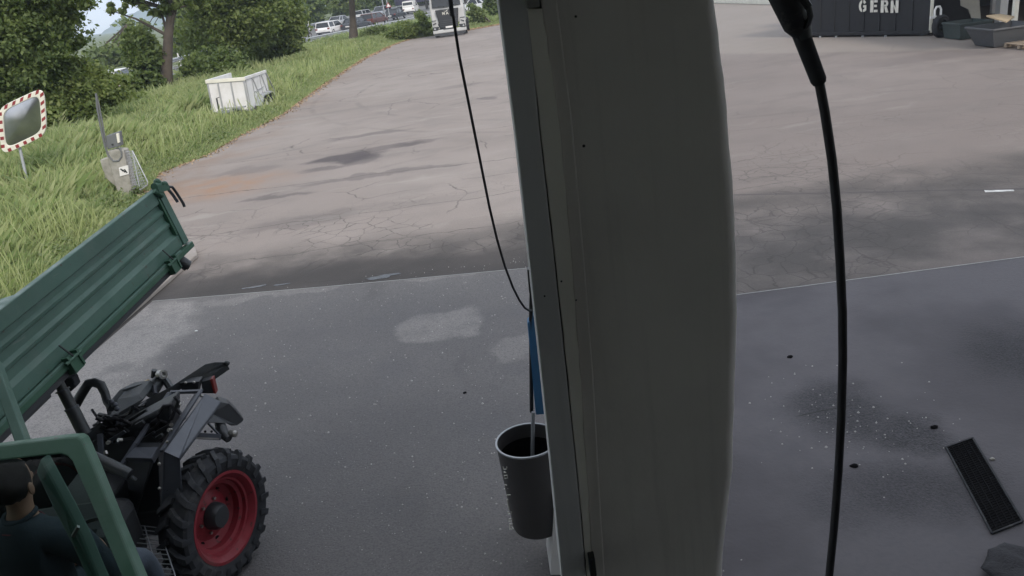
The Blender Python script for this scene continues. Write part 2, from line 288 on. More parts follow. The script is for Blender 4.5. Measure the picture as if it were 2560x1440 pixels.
# ---------------------------------------------------------------- mesh helpers
class MB:
    def __init__(s): s.v = []; s.f = []
    def add(s, vs_, fs, mtx=None):
        o = len(s.v); s.v += [tuple(mtx @ Vector(q)) if mtx else tuple(q) for q in vs_]; s.f += [tuple(i+o for i in q) for q in fs]; return s
    def box(s, c, d, mtx=None):
        x, y, z = c; a, b, e = d[0]/2, d[1]/2, d[2]/2
        return s.add([(x-a, y-b, z-e), (x+a, y-b, z-e), (x+a, y+b, z-e), (x-a, y+b, z-e), (x-a, y-b, z+e), (x+a, y-b, z+e), (x+a, y+b, z+e), (x-a, y+b, z+e)],
                     [(3, 2, 1, 0), (4, 5, 6, 7), (0, 1, 5, 4), (1, 2, 6, 5), (2, 3, 7, 6), (3, 0, 4, 7)], mtx)
    def beam(s, p, q, w_, h_, side=None):
        p = Vector(p); q = Vector(q); d = (q-p).normalized()
        if side is None: side = Vector((0, 0, 1)) if abs(d.z) < .9 else Vector((0, 1, 0))
        a = d.cross(Vector(side)).normalized(); b = a.cross(d).normalized()
        vs_ = []
        for c in (p, q):
            for (i, j) in ((-1, -1), (1, -1), (1, 1), (-1, 1)): vs_.append(c+a*(i*w_/2)+b*(j*h_/2))
        return s.add(vs_, [(0, 1, 2, 3), (7, 6, 5, 4), (4, 5, 1, 0), (5, 6, 2, 1), (6, 7, 3, 2), (7, 4, 0, 3)])
    def tube(s, pts, r, nseg=10, cap=True):
        pts = [Vector(p) for p in pts]; rs = r if isinstance(r, (list, tuple)) else [r]*len(pts)
        vs_ = []; fs = []; prev = None
        for i, p in enumerate(pts):
            t = (pts[min(i+1, len(pts)-1)]-pts[max(i-1, 0)]).normalized()
            if prev is None:
                a = t.cross(Vector((0, 0, 1)) if abs(t.z) < .9 else Vector((0, 1, 0))).normalized()
            else:
                a = (prev - t*prev.dot(t)).normalized()
            prev = a; b = t.cross(a)
            for k in range(nseg):
                an = 2*math.pi*k/nseg; vs_.append(p+a*(math.cos(an)*rs[i])+b*(math.sin(an)*rs[i]))
        for i in range(len(pts)-1):
            for k in range(nseg):
                k2 = (k+1) % nseg; fs.append((i*nseg+k, i*nseg+k2, (i+1)*nseg+k2, (i+1)*nseg+k))
        if cap: fs.append(tuple(range(nseg))[::-1]); fs.append(tuple((len(pts)-1)*nseg+k for k in range(nseg)))
        return s.add(vs_, fs)
    def lathe(s, prof, c, ax, nseg=32, closed=False):
        """prof: [(radius, height along ax)]"""
        ax = Vector(ax).normalized(); c = Vector(c)
        a = ax.cross(Vector((0, 0, 1)) if abs(ax.z) < .9 else Vector((0, 1, 0))).normalized(); b = ax.cross(a)
        vs_ = []; fs = []; n_ = len(prof)
        for (r, h) in prof:
            for k in range(nseg):
                an = 2*math.pi*k/nseg; vs_.append(c+ax*h+a*(math.cos(an)*r)+b*(math.sin(an)*r))
        for i in range(n_ if closed else n_-1):
            j = (i+1) % n_
            for k in range(nseg):
                k2 = (k+1) % nseg; fs.append((i*nseg+k, i*nseg+k2, j*nseg+k2, j*nseg+k))
        return s.add(vs_, fs)
    def prism(s, poly, ext):
        poly = [Vector(p) for p in poly]; ext = Vector(ext); n_ = len(poly)
        vs_ = poly+[p+ext for p in poly]
        fs = [tuple(range(n_))[::-1], tuple(range(n_, 2*n_))]+[(i, (i+1) % n_, (i+1) % n_+n_, i+n_) for i in range(n_)]
        return s.add(vs_, fs)
    def ball(s, c, r, seg=12, ring=8, sc=(1, 1, 1)):
        vs_ = []; fs = []
        for i in range(ring+1):
            th = math.pi*i/ring
            for k in range(seg):
                ph = 2*math.pi*k/seg; vs_.append((c[0]+r*sc[0]*math.sin(th)*math.cos(ph), c[1]+r*sc[1]*math.sin(th)*math.sin(ph), c[2]+r*sc[2]*math.cos(th)))
        for i in range(ring):
            for k in range(seg):
                k2 = (k+1) % seg; fs.append((i*seg+k, i*seg+k2, (i+1)*seg+k2, (i+1)*seg+k))
        return s.add(vs_, fs)
    def build(s, name, mat, parent=None, smooth=False, bevel=0, world=False, label=None, segs=2):
        me = bpy.data.meshes.new(name)
        vv = s.v
        if parent is not None and world:
            L = parent_origin(parent); vv = [(a-L.x, b-L.y, c-L.z) for a, b, c in s.v]
        me.from_pydata([tuple(q) for q in vv], [], s.f)
        bm = bmesh.new(); bm.from_mesh(me); bmesh.ops.remove_doubles(bm, verts=bm.verts, dist=1e-6)
        bmesh.ops.recalc_face_normals(bm, faces=bm.faces); bm.to_mesh(me); bm.free()
        me.materials.append(M[mat] if isinstance(mat, str) else mat)
        o = bpy.data.objects.new(name, me); COL.objects.link(o)
        if parent is not None: o.parent = parent
        if smooth:
            me.shade_smooth()
            md = o.modifiers.new('edge', 'EDGE_SPLIT'); md.split_angle = R(38)
        if bevel:
            b = o.modifiers.new('bevel', 'BEVEL'); b.width = bevel; b.segments = segs; b.limit_method = 'ANGLE'; b.angle_limit = R(35); b.harden_normals = False
        if label: o['label'] = label
        return o

def parent_origin(p):
    L = Vector((0, 0, 0))
    while p is not None: L += Vector(p.location); p = p.parent
    return L

def tag(o, label=None, cat=None, group=None, kind=None):
    if label: o['label'] = label
    if cat: o['category'] = cat
    if group: o['group'] = group
    if kind: o['kind'] = kind
    return o
def thing(name, label, cat, loc=(0, 0, 0), rz=0., group=None):
    o = bpy.data.objects.new(name, None); COL.objects.link(o); o.location = loc; o.rotation_euler = (0, 0, rz); o.empty_display_size = .2
    return tag(o, label, cat, group)
def copy_tree(o, parent=None):
    c = o.copy(); COL.objects.link(c); c.parent = parent
    for ch in list(o.children): copy_tree(ch, c)
    return c
def npmesh(name, V, F, mat, parent=None):
    """V (n,3), F (m,k) numpy; fast bulk mesh"""
    me = bpy.data.meshes.new(name); k = F.shape[1]
    me.vertices.add(len(V)); me.vertices.foreach_set('co', V.astype(np.float32).ravel())
    me.loops.add(F.size); me.loops.foreach_set('vertex_index', F.astype(np.int32).ravel())
    me.polygons.add(len(F)); me.polygons.foreach_set('loop_start', np.arange(0, F.size, k, dtype=np.int32))
    me.update(calc_edges=True); me.materials.append(M[mat] if isinstance(mat, str) else mat)
    o = bpy.data.objects.new(name, me); COL.objects.link(o)
    if parent is not None: o.parent = parent
    return o
def text_mesh(name, s, size, mat, parent, mtx, ext=.01, spacing=1., bold=0.):
    cu = bpy.data.curves.new(name, 'FONT'); cu.body = s; cu.size = size; cu.extrude = ext; cu.space_character = spacing; cu.align_x = 'CENTER'; cu.align_y = 'CENTER'; cu.offset = bold
    t = bpy.data.objects.new(name, cu); COL.objects.link(t)
    bpy.context.view_layer.update()
    me = bpy.data.meshes.new_from_object(t); COL.objects.unlink(t); bpy.data.objects.remove(t)
    me.transform(mtx); me.materials.clear(); me.materials.append(M[mat])
    o = bpy.data.objects.new(name, me); COL.objects.link(o)
    if parent is not None: o.parent = parent
    return o

# ================================================================= the setting
def sheet(name, poly, z, mat, kind='structure'):
    b = MB(); b.add([(p[0], p[1], z) for p in poly], [tuple(range(len(poly)))]); o = b.build(name, mat); tag(o, kind=kind); return o

# meadow verge: the base ground sheet, reaching the foot of the hills
gx = np.concatenate([np.linspace(-2600, -80, 12), np.linspace(-70, 70, 71), np.linspace(80, 2600, 12)])
gy = np.concatenate([np.linspace(-300, -20, 6), np.linspace(-14, 120, 68), np.linspace(140, 3200, 14)])
GXX, GYY = np.meshgrid(gx, gy)
GZ = -0.03 + 0*GXX
V = np.stack([GXX.ravel(), GYY.ravel(), GZ.ravel()], 1); nx = len(gx)
F = np.array([(j*nx+i, j*nx+i+1, (j+1)*nx+i+1, (j+1)*nx+i) for j in range(len(gy)-1) for i in range(nx-1)])
g = npmesh('ground', V, F, 'soil'); tag(g, kind='structure')

VERGE = [(-6.3, -6), (-6.3, 8), (-6.5, 13), (-8.3, 19.2), (-8.75, 21), (-8.1, 22.8), (-7.9, 25.8), (-7.45, 29.4), (-7.5, 38.4), (-7.3, 51.2), (-6.4, 61), (-5.3, 66.0), (-2.2, 66.5), (0., 68.5), (2.2, 70.5), (6.5, 75)]
def verge_x(y):
    for (a, b) in zip(VERGE[:-1], VERGE[1:]):
        if a[1] <= y <= b[1]: return a[0]+(b[0]-a[0])*(y-a[1])/(b[1]-a[1])
    return VERGE[-1][0] if y > 0 else VERGE[0][0]
rnd = random.Random(3)
edge = []
for (a, b) in zip(VERGE[:-1], VERGE[1:]):
    k = max(2, int(abs(b[1]-a[1])/.35))
    for i in range(k):
        t = i/k; edge.append((a[0]+(b[0]-a[0])*t+rnd.uniform(-.12, .12), a[1]+(b[1]-a[1])*t))
edge.append(VERGE[-1])
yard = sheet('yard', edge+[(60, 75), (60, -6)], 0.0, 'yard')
# apron sheets 4 mm and a bit above the yard
ap = sheet('apron', [(-5.25, 1.0), (-5.22, 8.42), (-5.05, 10.69), (-2.5, 10.28), (0.24, 9.91), (1.3, 9.78), (1.2, 8.13), (.42, 3.4), (.42, 1.0)], 0.006, 'apron')
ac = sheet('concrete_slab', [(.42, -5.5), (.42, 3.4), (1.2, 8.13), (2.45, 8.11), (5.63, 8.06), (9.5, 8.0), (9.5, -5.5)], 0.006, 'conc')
# slab edge steps (the slabs stand a little proud of the yard)
stp = MB(); 
for (a, b) in [((-5.05, 10.69), (-2.5, 10.28)), ((-2.5, 10.28), (0.24, 9.91)), ((.24, 9.91), (1.3, 9.78)), ((1.3, 8.13), (2.45, 8.11)), ((2.45, 8.11), (5.63, 8.06)), ((5.63, 8.06), (9.5, 8.0))]:
    stp.beam((a[0], a[1]+.012, .004), (b[0], b[1]+.012, .004), .02, .012)
tag(stp.build('slab_edge', 'sealm'), kind='structure')
# pale kerb strip along the left of the apron
kb = MB(); kb.prism([(-5.95, 7.0, .0), (-5.30, 7.0, .0), (-5.27, 8.4, .0), (-5.12, 10.6, .0), (-5.0, 12.6, .0), (-5.2, 13.1, .0), (-5.72, 12.2, .0), (-5.85, 10.5, .0)], (0, 0, .07))
tag(kb.build('kerb', paint('kerb_concrete', (.27, .245, .225), .85, 0, .7, 3, (.19, .17, .15), .3), bevel=.015), kind='structure')
def puddle(c, rx, ry, seed):
    r_ = random.Random(seed); ph = [r_.uniform(0, 6.3) for _ in range(4)]
    pts = []
    for i in range(48):
        a = 2*math.pi*i/48; q = 1+.22*math.sin(2*a+ph[0])+.16*math.sin(3*a+ph[1])+.12*math.sin(5*a+ph[2])+.07*math.sin(9*a+ph[3])
        pts.append((c[0]+rx*q*math.cos(a), c[1]+ry*q*math.sin(a)))
    tag(sheet('puddle', pts, .004, 'puddle'), kind='structure')
puddle((-3.6, 10.72), .14, .04, 1); puddle((-3.2, 10.66), .1, .03, 4); puddle((-1.75, 10.40), .22, .07, 2)

# ---- highway behind the verge
RAIL = [(-19.8, 25), (-19.5, 40.6), (-19.5, 47.2), (-19.9, 56.9), (-19.5, 69.9), (-16.9, 82.7), (-13.2, 90.4), (-8.6, 97.3), (-6.0, 101.8), (-3., 113), (0, 126), (5, 150), (12, 190)]
FAR = [(-23.5, 30), (-24, 45), (-25.3, 69), (-26.2, 92), (-24.9, 119), (-23.3, 128), (-18, 158), (-10, 195)]
def offs(poly, d):
    out = []
    for i, p in enumerate(poly):
        a = Vector(poly[max(i-1, 0)]); b = Vector(poly[min(i+1, len(poly)-1)]); t = (b-a).normalized(); out.append((p[0]-t.y*d, p[1]+t.x*d))
    return out
road = offs(RAIL, .7); road2 = [(-24.2, 25), (-24.3, 40.6), (-24.6, 47.2), (-25.4, 56.9), (-26.2, 69.9), (-26.8, 82.7), (-26.9, 90.4), (-26.7, 97.3), (-26.5, 103), (-25.6, 118), (-23.8, 132), (-19, 160), (-10, 200)]
rb = MB(); nn = len(road); rb.add([(p[0], p[1], .0) for p in road]+[(p[0], p[1], .0) for p in road2], [(i, i+1, nn+i+1, nn+i) for i in range(nn-1)])
tag(rb.build('road', 'asphroad'), kind='structure')
for k_, d_ in enumerate((1.2, 8.3)):
    a_ = offs(RAIL, d_); b_ = offs(RAIL, d_+.18); lb = MB(); lb.add([(p[0], p[1], .005) for p in a_]+[(p[0], p[1], .005) for p in b_], [(i, i+1, nn+i+1, nn+i) for i in range(nn-1)])
    tag(lb.build('road_marking', 'white'), kind='structure')
def guardrail(name, path, h, label):
    t = thing(name, label, 'guardrail', (path[0][0], path[0][1], 0), group=None)
    b = MB(); prof = [(-.03, h-.30), (.05, h-.25), (.05, h-.19), (-.02, h-.15), (.05, h-.11), (.05, h-.05), (-.03, h)]
    vs_ = []; fs = []; n_ = len(prof)
    for i, p in enumerate(path):
        a = Vector(path[max(i-1, 0)]); c = Vector(path[min(i+1, len(path)-1)]); tt = (c-a).normalized(); nn_ = Vector((tt.y, -tt.x))
        for (o_, z_) in prof: vs_.append((p[0]+nn_.x*o_, p[1]+nn_.y*o_, z_))
    for i in range(len(path)-1):
        for j in range(n_-1): fs.append((i*n_+j, (i+1)*n_+j, (i+1)*n_+j+1, i*n_+j+1))
    b.add(vs_, fs); o = b.build('rail', 'galv', t, world=True); md = o.modifiers.new('solid', 'SOLIDIFY'); md.thickness = .02
    acc = 0.
    for (a, c) in zip(path[:-1], path[1:]):
        a = Vector(a); c = Vector(c); L = (c-a).length
        s_ = acc
        while s_ < L:
            p = a+(c-a)*(s_/L); pb = MB(); pb.box((p.x-.07, p.y, (h-.05)/2), (.07, .12, h-.05)); pb.build('post', 'galv', t, world=True); s_ += 4.0
        acc = s_-L
    return t
guardrail('guardrail', RAIL[1:], .52, 'long grey steel guardrail on the near side of the road behind the meadow')
guardrail('guardrail', FAR, .82, 'far guardrail beyond the queue of cars, in front of the dark wood')
# white delineator posts behind the road
for i_, (px, py, hh) in enumerate([(773, 66, 1.), (450, 157, 1.2)]):
    q = D(px, py, 122 if i_ == 0 else 74); t = MB(); t.tube([(q.x, q.y, 0), (q.x, q.y, 1.25)], .06, 8); o = t.build('marker_post', 'white')
    tag(o, ['white marker post behind the far guardrail beside the white estate car', 'white marker post on the guardrail just right of the leafy tree trunk'][i_], 'marker post')

# ---- hill
xs = np.linspace(0, 1, 90); prof_px = [(-200, 215), (60, 175), (185, 140), (235, 92), (300, 48), (360, 22), (430, -2), (520, -30), (700, -90), (1000, -110), (1500, -150), (2000, -190)]
hv = []; NYH = 22
hx = np.array([D(px, py, 2500).x for px, py in prof_px]); hz = np.array([D(px, py, 2500).z for px, py in prof_px])
X = np.linspace(hx[0], hx[-1], 160); Z = np.interp(X, hx, hz)+np.random.randn(160)*2.2
for j in range(NYH):
    t = j/(NYH-1); yy = 1500+1000*t
    for i in range(160):
        zz = (Z[i]+60)*(t**1.15)-60
        hv.append((X[i]*(yy/2500.)**.7, yy, zz+6*math.sin(X[i]*.013+j)+random.uniform(-2, 2) if t < 1 else Z[i]))
hv += [(X[i], 3100, -60) for i in range(160)]
hf = np.array([(j*160+i, j*160+i+1, (j+1)*160+i+1, (j+1)*160+i) for j in range(NYH) for i in range(159)])
h = npmesh('hill', np.array(hv), hf, 'hill'); tag(h, kind='structure')

# ================================================================= vegetation
def leaf_arrays(blobs, n, size, seed, clump=.16, nclump=None, elong=1.7):
    rg = np.random.RandomState(seed); vol = np.array([b[1][0]*b[1][1]*b[1][2] for b in blobs])**.7; pb = vol/vol.sum()
    nc = nclump or max(12, n//100)
    bi = rg.choice(len(blobs), nc, p=pb)
    c = np.array([list(blobs[i][0]) for i in bi]); r = np.array([list(blobs[i][1]) for i in bi])
    d = rg.randn(nc, 3); d /= np.linalg.norm(d, axis=1)[:, None]
    rad = rg.uniform(.35, 1.0, nc)**.5
    cc = c+d*r*rad[:, None]; cs = r.mean(1)*clump*rg.uniform(.6, 1.6, nc)
    k = rg.choice(nc, n); off = rg.randn(n, 3)*cs[k][:, None]*np.array([1, 1, .6])
    p = cc[k]+off; p = p[p[:, 2] > .03]; n = len(p)
    nr = rg.randn(n, 3)+np.array([0, 0, .7]); nr /= np.linalg.norm(nr, axis=1)[:, None]
    a = np.cross(nr, rg.randn(n, 3)); a /= np.linalg.norm(a, axis=1)[:, None]; b = np.cross(nr, a)
    s_ = size*rg.uniform(.55, 1.25, n)[:, None]
    V = np.stack([p-a*s_*elong/2, p+b*s_/2+nr*s_*.12, p+a*s_*elong/2, p-b*s_/2+nr*s_*.12], 1).reshape(-1, 3)
    return V, np.arange(len(V)).reshape(-1, 4)
def tree(name, label, cat, base, blobs, n, leaf, mat, trunk=None, r0_=.2, seed=1, group=None, limbs=5, clump=.16, nclump=None):
    t = thing(name, label, cat, (base[0], base[1], 0), group=group); L = Vector((base[0], base[1], 0))
    V, F = leaf_arrays(blobs, n, leaf, seed, clump, nclump); V = V-np.array(L)
    npmesh('crown' if trunk else 'foliage', V, F, mat, t)
    rr = random.Random(seed); b = MB()
    if trunk:
        pts = [Vector(p)-L for p in trunk]
        b.tube(pts, [r0_*(1.35 if i == 0 else 1-.55*i/(len(pts)-1)) for i in range(len(pts))], 10)
        top = pts[-1]; start = len(pts)//2
    else:
        top = Vector((0, 0, .3)); pts = [Vector((0, 0, 0)), top]; b.tube(pts, r0_*.6, 6); start = 0
    for i in range(limbs):
        bl = blobs[i % len(blobs)]; q = Vector(bl[0])-L+Vector([rr.uniform(-.5, .5)*v for v in bl[1]]); s_ = pts[rr.randrange(start, len(pts))]
        mid = s_.lerp(q, .5)+Vector((rr.uniform(-.2, .2), rr.uniform(-.2, .2), .25))*(q-s_).length*.3
        b.tube([s_, mid, q], [r0_*.30, r0_*.16, r0_*.04], 6)
    b.build('trunk' if trunk else 'stem', 'bark', t, smooth=True)
    return t
def B(px, py, Y, rp, dep=1., rv=None):
    """a crown blob seen at that pixel, rp pixels wide, at depth Y"""
    c = D(px, py, Y); k = (c-CP).dot(fw); r = rp*k/FPX; v = (rv or rp)*k/FPX
    return (c, (r, r*dep, v))
# big dark tree, far left (fills the corner)
tree('broadleaf_tree', 'big dark leafy tree filling the upper left corner behind the traffic mirror', 'tree', (-17.5, 29),
     [B(-30, 60, 29, 170), B(70, 150, 29, 115), B(50, 10, 30, 140), B(150, 90, 30, 65), B(165, 190, 30, 50), B(120, -60, 29, 110), B(20, 235, 29, 80)], 85000, .095, 'leaf_dark',
     trunk=[(-17.5, 29, 0), (-17.4, 29, 1.6), (-17.1, 29.1, 3.4), (-16.8, 29.2, 5.0)], r0_=.3, seed=11, clump=.13, nclump=330, limbs=8)
# bright bush mass at its foot
tree('hedge_bush', 'light green bush with small leaves behind the mirror, below the big dark tree', 'bush', (-16.2, 30), [B(200, 230, 30, 70, 1, 60), B(150, 265, 29, 60, 1, 45), B(260, 215, 31, 45, 1, 50), B(105, 300, 28, 50, 1, 40)], 15000, .11, 'leaf_mid', seed=12, clump=.2)
tree('hedge_bush', 'bush in front of the half hidden white car, left of the leafy trunk', 'bush', (-17.6, 38), [B(330, 255, 38, 45, 1, 28), B(280, 262, 37, 40, 1, 26)], 5000, .12, 'leaf_mid', seed=13, clump=.2)
tree('broadleaf_tree', 'green tree at the left of the bare leaning trunk, in front of the hill', 'tree', (-17.9, 44), [B(362, 150, 44, 42, 1, 75), B(345, 100, 44, 32, 1, 36), B(358, 205, 43, 42, 1, 35)], 14000, .16, 'leaf_dark',
     trunk=[D(372, 240, 44), D(372, 190, 44), D(370, 120, 44)], r0_=.16, seed=14, clump=.14)
# pale far trees below the hill
tree('broadleaf_tree', 'pale distant tree below the blue hill', 'tree', (-37, 92), [B(270, 165, 92, 55, 1, 45), B(230, 185, 92, 40, 1, 35), B(310, 140, 92, 35, 1, 45)], 9000, .38, 'leaf_light',
     trunk=[(-37, 92, 0), (-37, 92, 4)], r0_=.3, seed=15, group=None)
tree('broadleaf_tree', 'tall pale tree between the hill and the leaning trunk', 'tree', (-33, 98), [B(345, 110, 98, 42, 1, 60), B(470, 90, 98, 45, 1, 80), B(490, 40, 98, 30, 1, 50)], 12000, .38, 'leaf_light',
     trunk=[(-33, 98, 0), (-33, 98, 6)], r0_=.3, seed=16)
# the leaning trunk with the drooping crown (trunk seen against the road)
b46 = D(415, 240, 44)
tree('ash_tree', 'tree with a thick bare brown trunk leaning right and drooping leaves across the sky', 'tree', (b46.x, b46.y),
     [B(300, 8, 44, 38, 1, 22), B(400, 15, 44, 45, 1, 28), B(450, -20, 44, 60, 1, 40), B(270, 30, 44, 16, 1, 12), B(380, -60, 44, 120, 1, 50), B(505, 15, 44, 30, 1, 22)], 9000, .17, 'leaf_mid',
     trunk=[(b46.x, b46.y, 0), tuple(D(417, 170, 44)), tuple(D(421, 90, 44)), tuple(D(428, 25, 44)), tuple(D(432, -60, 44))], r0_=.33, seed=17, clump=.12, limbs=9)
# big bush tree centre left
tree('hazel_tree', 'large rounded green tree behind the white trailer', 'tree', (-17.2, 51),
     [B(540, 90, 51, 85, 1, 85), B(610, 30, 51, 100, 1, 70), B(530, 10, 51, 70, 1, 55), B(590, -60, 51, 120, 1, 60)], 34000, .15, 'leaf_mid',
     trunk=[(-17.2, 51, 0), (-17.1, 51, 1.5), (-16.9, 51, 3.0)], r0_=.16, seed=18, clump=.15, limbs=10)
tree('hazel_tree', 'broad green tree reaching down to the meadow by the pale log', 'tree', (-15.2, 57),
     [B(690, 60, 57, 65, 1, 65), B(675, 120, 57, 70, 1, 38), B(700, 0, 57, 55, 1, 60), B(735, 130, 57, 30, 1, 38)], 30000, .155, 'leaf_mid',
     trunk=[(-15.2, 57, 0), (-15.1, 57, 1.5), (-14.9, 57, 3.0)], r0_=.15, seed=19, clump=.15, limbs=9)
tree('hedge_bush', 'dark bush at the foot of the large tree, above the trailer', 'bush', (-17.8, 46), [B(535, 165, 46, 65, 1, 42), B(490, 180, 46, 35, 1, 30), B(590, 185, 46, 40, 1, 20)], 9000, .15, 'leaf_dark', seed=20, clump=.2)
# thin trunk in front of the queue
b70 = D(885, 108, 70)
tree('roadside_tree', 'tree with a straight grey brown trunk standing in front of the queue of cars', 'tree', (b70.x, b70.y), [B(850, -80, 70, 120, 1, 60), B(960, -90, 70, 100, 1, 50)], 5000, .25, 'leaf_mid',
     trunk=[(b70.x, b70.y, 0), tuple(D(882, 50, 70)), tuple(D(878, -20, 70)), tuple(D(874, -80, 70))], r0_=.33, seed=21)
# bushes by the lorry
tree('hedge_bush', 'low light green bush right of the straight trunk', 'bush', (-9.6, 70), [B(940, 88, 70, 36, 1, 17), B(912, 97, 69, 16, 1, 11)], 7000, .14, 'leaf_light', seed=22, clump=.2)
tree('hedge_bush', 'large dark green bush at the left side of the lorry', 'bush', (-6.2, 67), [B(1020, 76, 67, 42, 1, 18), B(1000, 85, 66, 34, 1, 15), B(1062, 48, 66, 16, 1, 26), B(1062, 88, 67, 22, 1, 14)], 11000, .14, 'leaf_mid', seed=23, clump=.2)
tree('hedge_bush', 'small bright bush at the right side of the lorry', 'bush', (1.2, 71), [B(1190, 38, 71, 22, 1, 18), B(1178, 25, 71, 14, 1, 14)], 3000, .14, 'leaf_light', seed=24, clump=.2)
tree('hedge_bush', 'dark bush with white flecks beside the grey pillar at the top', 'bush', (3.2, 78), [B(1232, 18, 78, 20, 1, 22), B(1240, -5, 78, 22, 1, 20)], 3500, .16, 'leaf_dark', seed=25, clump=.2)
# wood beyond the road
wd = [(770, 20, 137, 45, 'a'), (700, 10, 122, 60, 'a'), (850, 5, 156, 45, 'a'), (930, -5, 172, 50, 'a'), (1010, -22, 188, 60, 'a'), (1100, -32, 188, 55, 'a'), (1190, -32, 178, 55, 'a'),
      (560, 60, 108, 60, 'a'), (620, 60, 113, 50, 'a'), (1260, -42, 178, 60, 'a')]
wl = ['dark wood tree beyond the far guardrail, left of the roadside trunk', 'wood tree rising behind the two hazel trees', 'wood tree behind the silver and black cars', 'wood tree behind the triangular sign', 'wood tree behind the white van',
      'wood tree behind the lorry cab', 'wood tree beyond the parked pickup right of the lorry', 'wood tree behind the large rounded tree', 'wood tree seen through the gap over the trailer', 'wood tree hidden behind the pillar top']
for i, (px, py, Y, rp, _) in enumerate(wd):
    c = D(px, py, Y); k = Y/FPX
    tree('wood_tree', wl[i], 'tree', (c.x, c.y), [B(px, py, Y, rp, .8), B(px+rp*.6, py+18, Y, rp*.55, .8), B(px-rp*.6, py+22, Y, rp*.5, .8), (Vector((c.x, c.y, 1.6)), (rp*k*.9, 2., 1.8)), B(px, py-60, Y, rp*1.1, .8)], 11000, .36, ['leaf_dark', 'leaf_dark', 'leaf_mid'][i % 3],
         trunk=[(c.x, c.y, 0), (c.x, c.y, 3), (c.x+.2, c.y, 6)], r0_=.25, seed=40+i, group='trees of the wood beyond the road', clump=.13, limbs=4)

# ---- meadow grass (nobody could count it)
rg = np.random.RandomState(5)
def inpoly_x(y): return np.interp(y, [p[1] for p in VERGE], [p[0] for p in VERGE])
N = 420000
yy = 7.5+rg.rand(N*2)**1.5*68
xl = np.interp(yy, [p[1] for p in RAIL], [p[0] for p in RAIL])+.3; xr = inpoly_x(yy)+.05
wid = np.clip(xr-xl, 0, 30); keep = rg.rand(N*2) < wid/13.5
yy = yy[keep]; xx = xl[keep]+rg.rand(keep.sum())*wid[keep]; xr = xr[keep]
# extra part of the verge beyond y>66 right of the lorry and in front of the road
y2 = rg.uniform(68, 100, 16000); x2 = rg.uniform(-16, 10, 16000); rl = np.interp(y2, [p[1] for p in RAIL], [p[0] for p in RAIL]); xb = np.where(y2 < 75, np.interp(y2, [66.5, 68.5, 70.5, 75], [-2.2, 0, 2.2, 6.5]), 30)
k2 = (x2 > rl+.3) & (x2 < xb); yy = np.concatenate([yy, y2[k2]]); xx = np.concatenate([xx, x2[k2]]); xr = np.concatenate([xr, xb[k2]])
# tufting
ng = len(yy)
def vnoise(x_, y_, s_, seed_):
    L_ = np.random.RandomState(seed_).rand(256, 256); a_ = x_/s_+500; b_ = y_/s_+500; i_ = np.floor(a_).astype(int); j_ = np.floor(b_).astype(int); u_ = a_-i_; v_ = b_-j_; u_ = u_*u_*(3-2*u_); v_ = v_*v_*(3-2*v_)
    g_ = lambda p_, q_: L_[p_ % 256, q_ % 256]
    return (g_(i_, j_)*(1-u_)+g_(i_+1, j_)*u_)*(1-v_)+(g_(i_, j_+1)*(1-u_)+g_(i_+1, j_+1)*u_)*v_
tuft = .5*vnoise(xx, yy, .22, 1)+.5*vnoise(xx, yy, .6, 2); tuft2 = .6*vnoise(xx, yy, 1.9, 3)+.4*vnoise(xx, yy, 4.5, 4)
dist_e = np.clip((xr-xx)/2.2, 0, 1)
hgt = (.08+.66*dist_e**1.2*(.35+.9*tuft)*(.45+.75*tuft2))*rg.uniform(.6, 1.35, ng)*np.where(yy > 45, .75, 1.)
hgt = hgt*(1+.35*np.clip((-9.5-xx)/3, 0, 1)*np.clip((34-yy)/8, 0, 1))
near_tr = (xx > -11.9) & (xx < -8.3) & (yy > 28.6) & (yy < 36)
hgt = np.where(near_tr, hgt*.38, hgt); hgt = np.where(np.hypot((xx+11.25)/.7, (yy-18.9)/1.4) < 1, hgt*.45, hgt); near_log = np.hypot((xx+13.55)/1.3, (yy-56)/3.) < 1; hgt = np.where(near_log, hgt*.3, hgt)
wdt = (.0045+.00040*yy)*rg.uniform(.6, 1.3, ng)*1.15
an = rg.uniform(0, 2*np.pi, ng); lean = rg.randn(ng, 2)*.30*hgt[:, None]+np.array([.03, -.01])*hgt[:, None]
dx = np.cos(an)*wdt; dy = np.sin(an)*wdt; z0 = np.full(ng, -.03)
V = np.stack([np.stack([xx-dx, yy-dy, z0], 1), np.stack([xx+dx, yy+dy, z0], 1), np.stack([xx+lean[:, 0]*.45+dx*.7, yy+lean[:, 1]*.45+dy*.7, hgt*.6], 1), np.stack([xx+lean[:, 0]*1.3, yy+lean[:, 1]*1.3, hgt], 1)], 1).reshape(-1, 3)
# keep clear of the pedestal and kerb
ok = ~((np.abs(xx+8.8) < .8) & (np.abs(yy-18.5) < .35)) & ~((xx > -6.2) & (yy < 13.3))
F = np.arange(len(V)).reshape(-1, 4)[ok]
g = npmesh('meadow_grass', V, F, 'grass'); tag(g, 'tall meadow grass growing over the verge', kind='stuff')
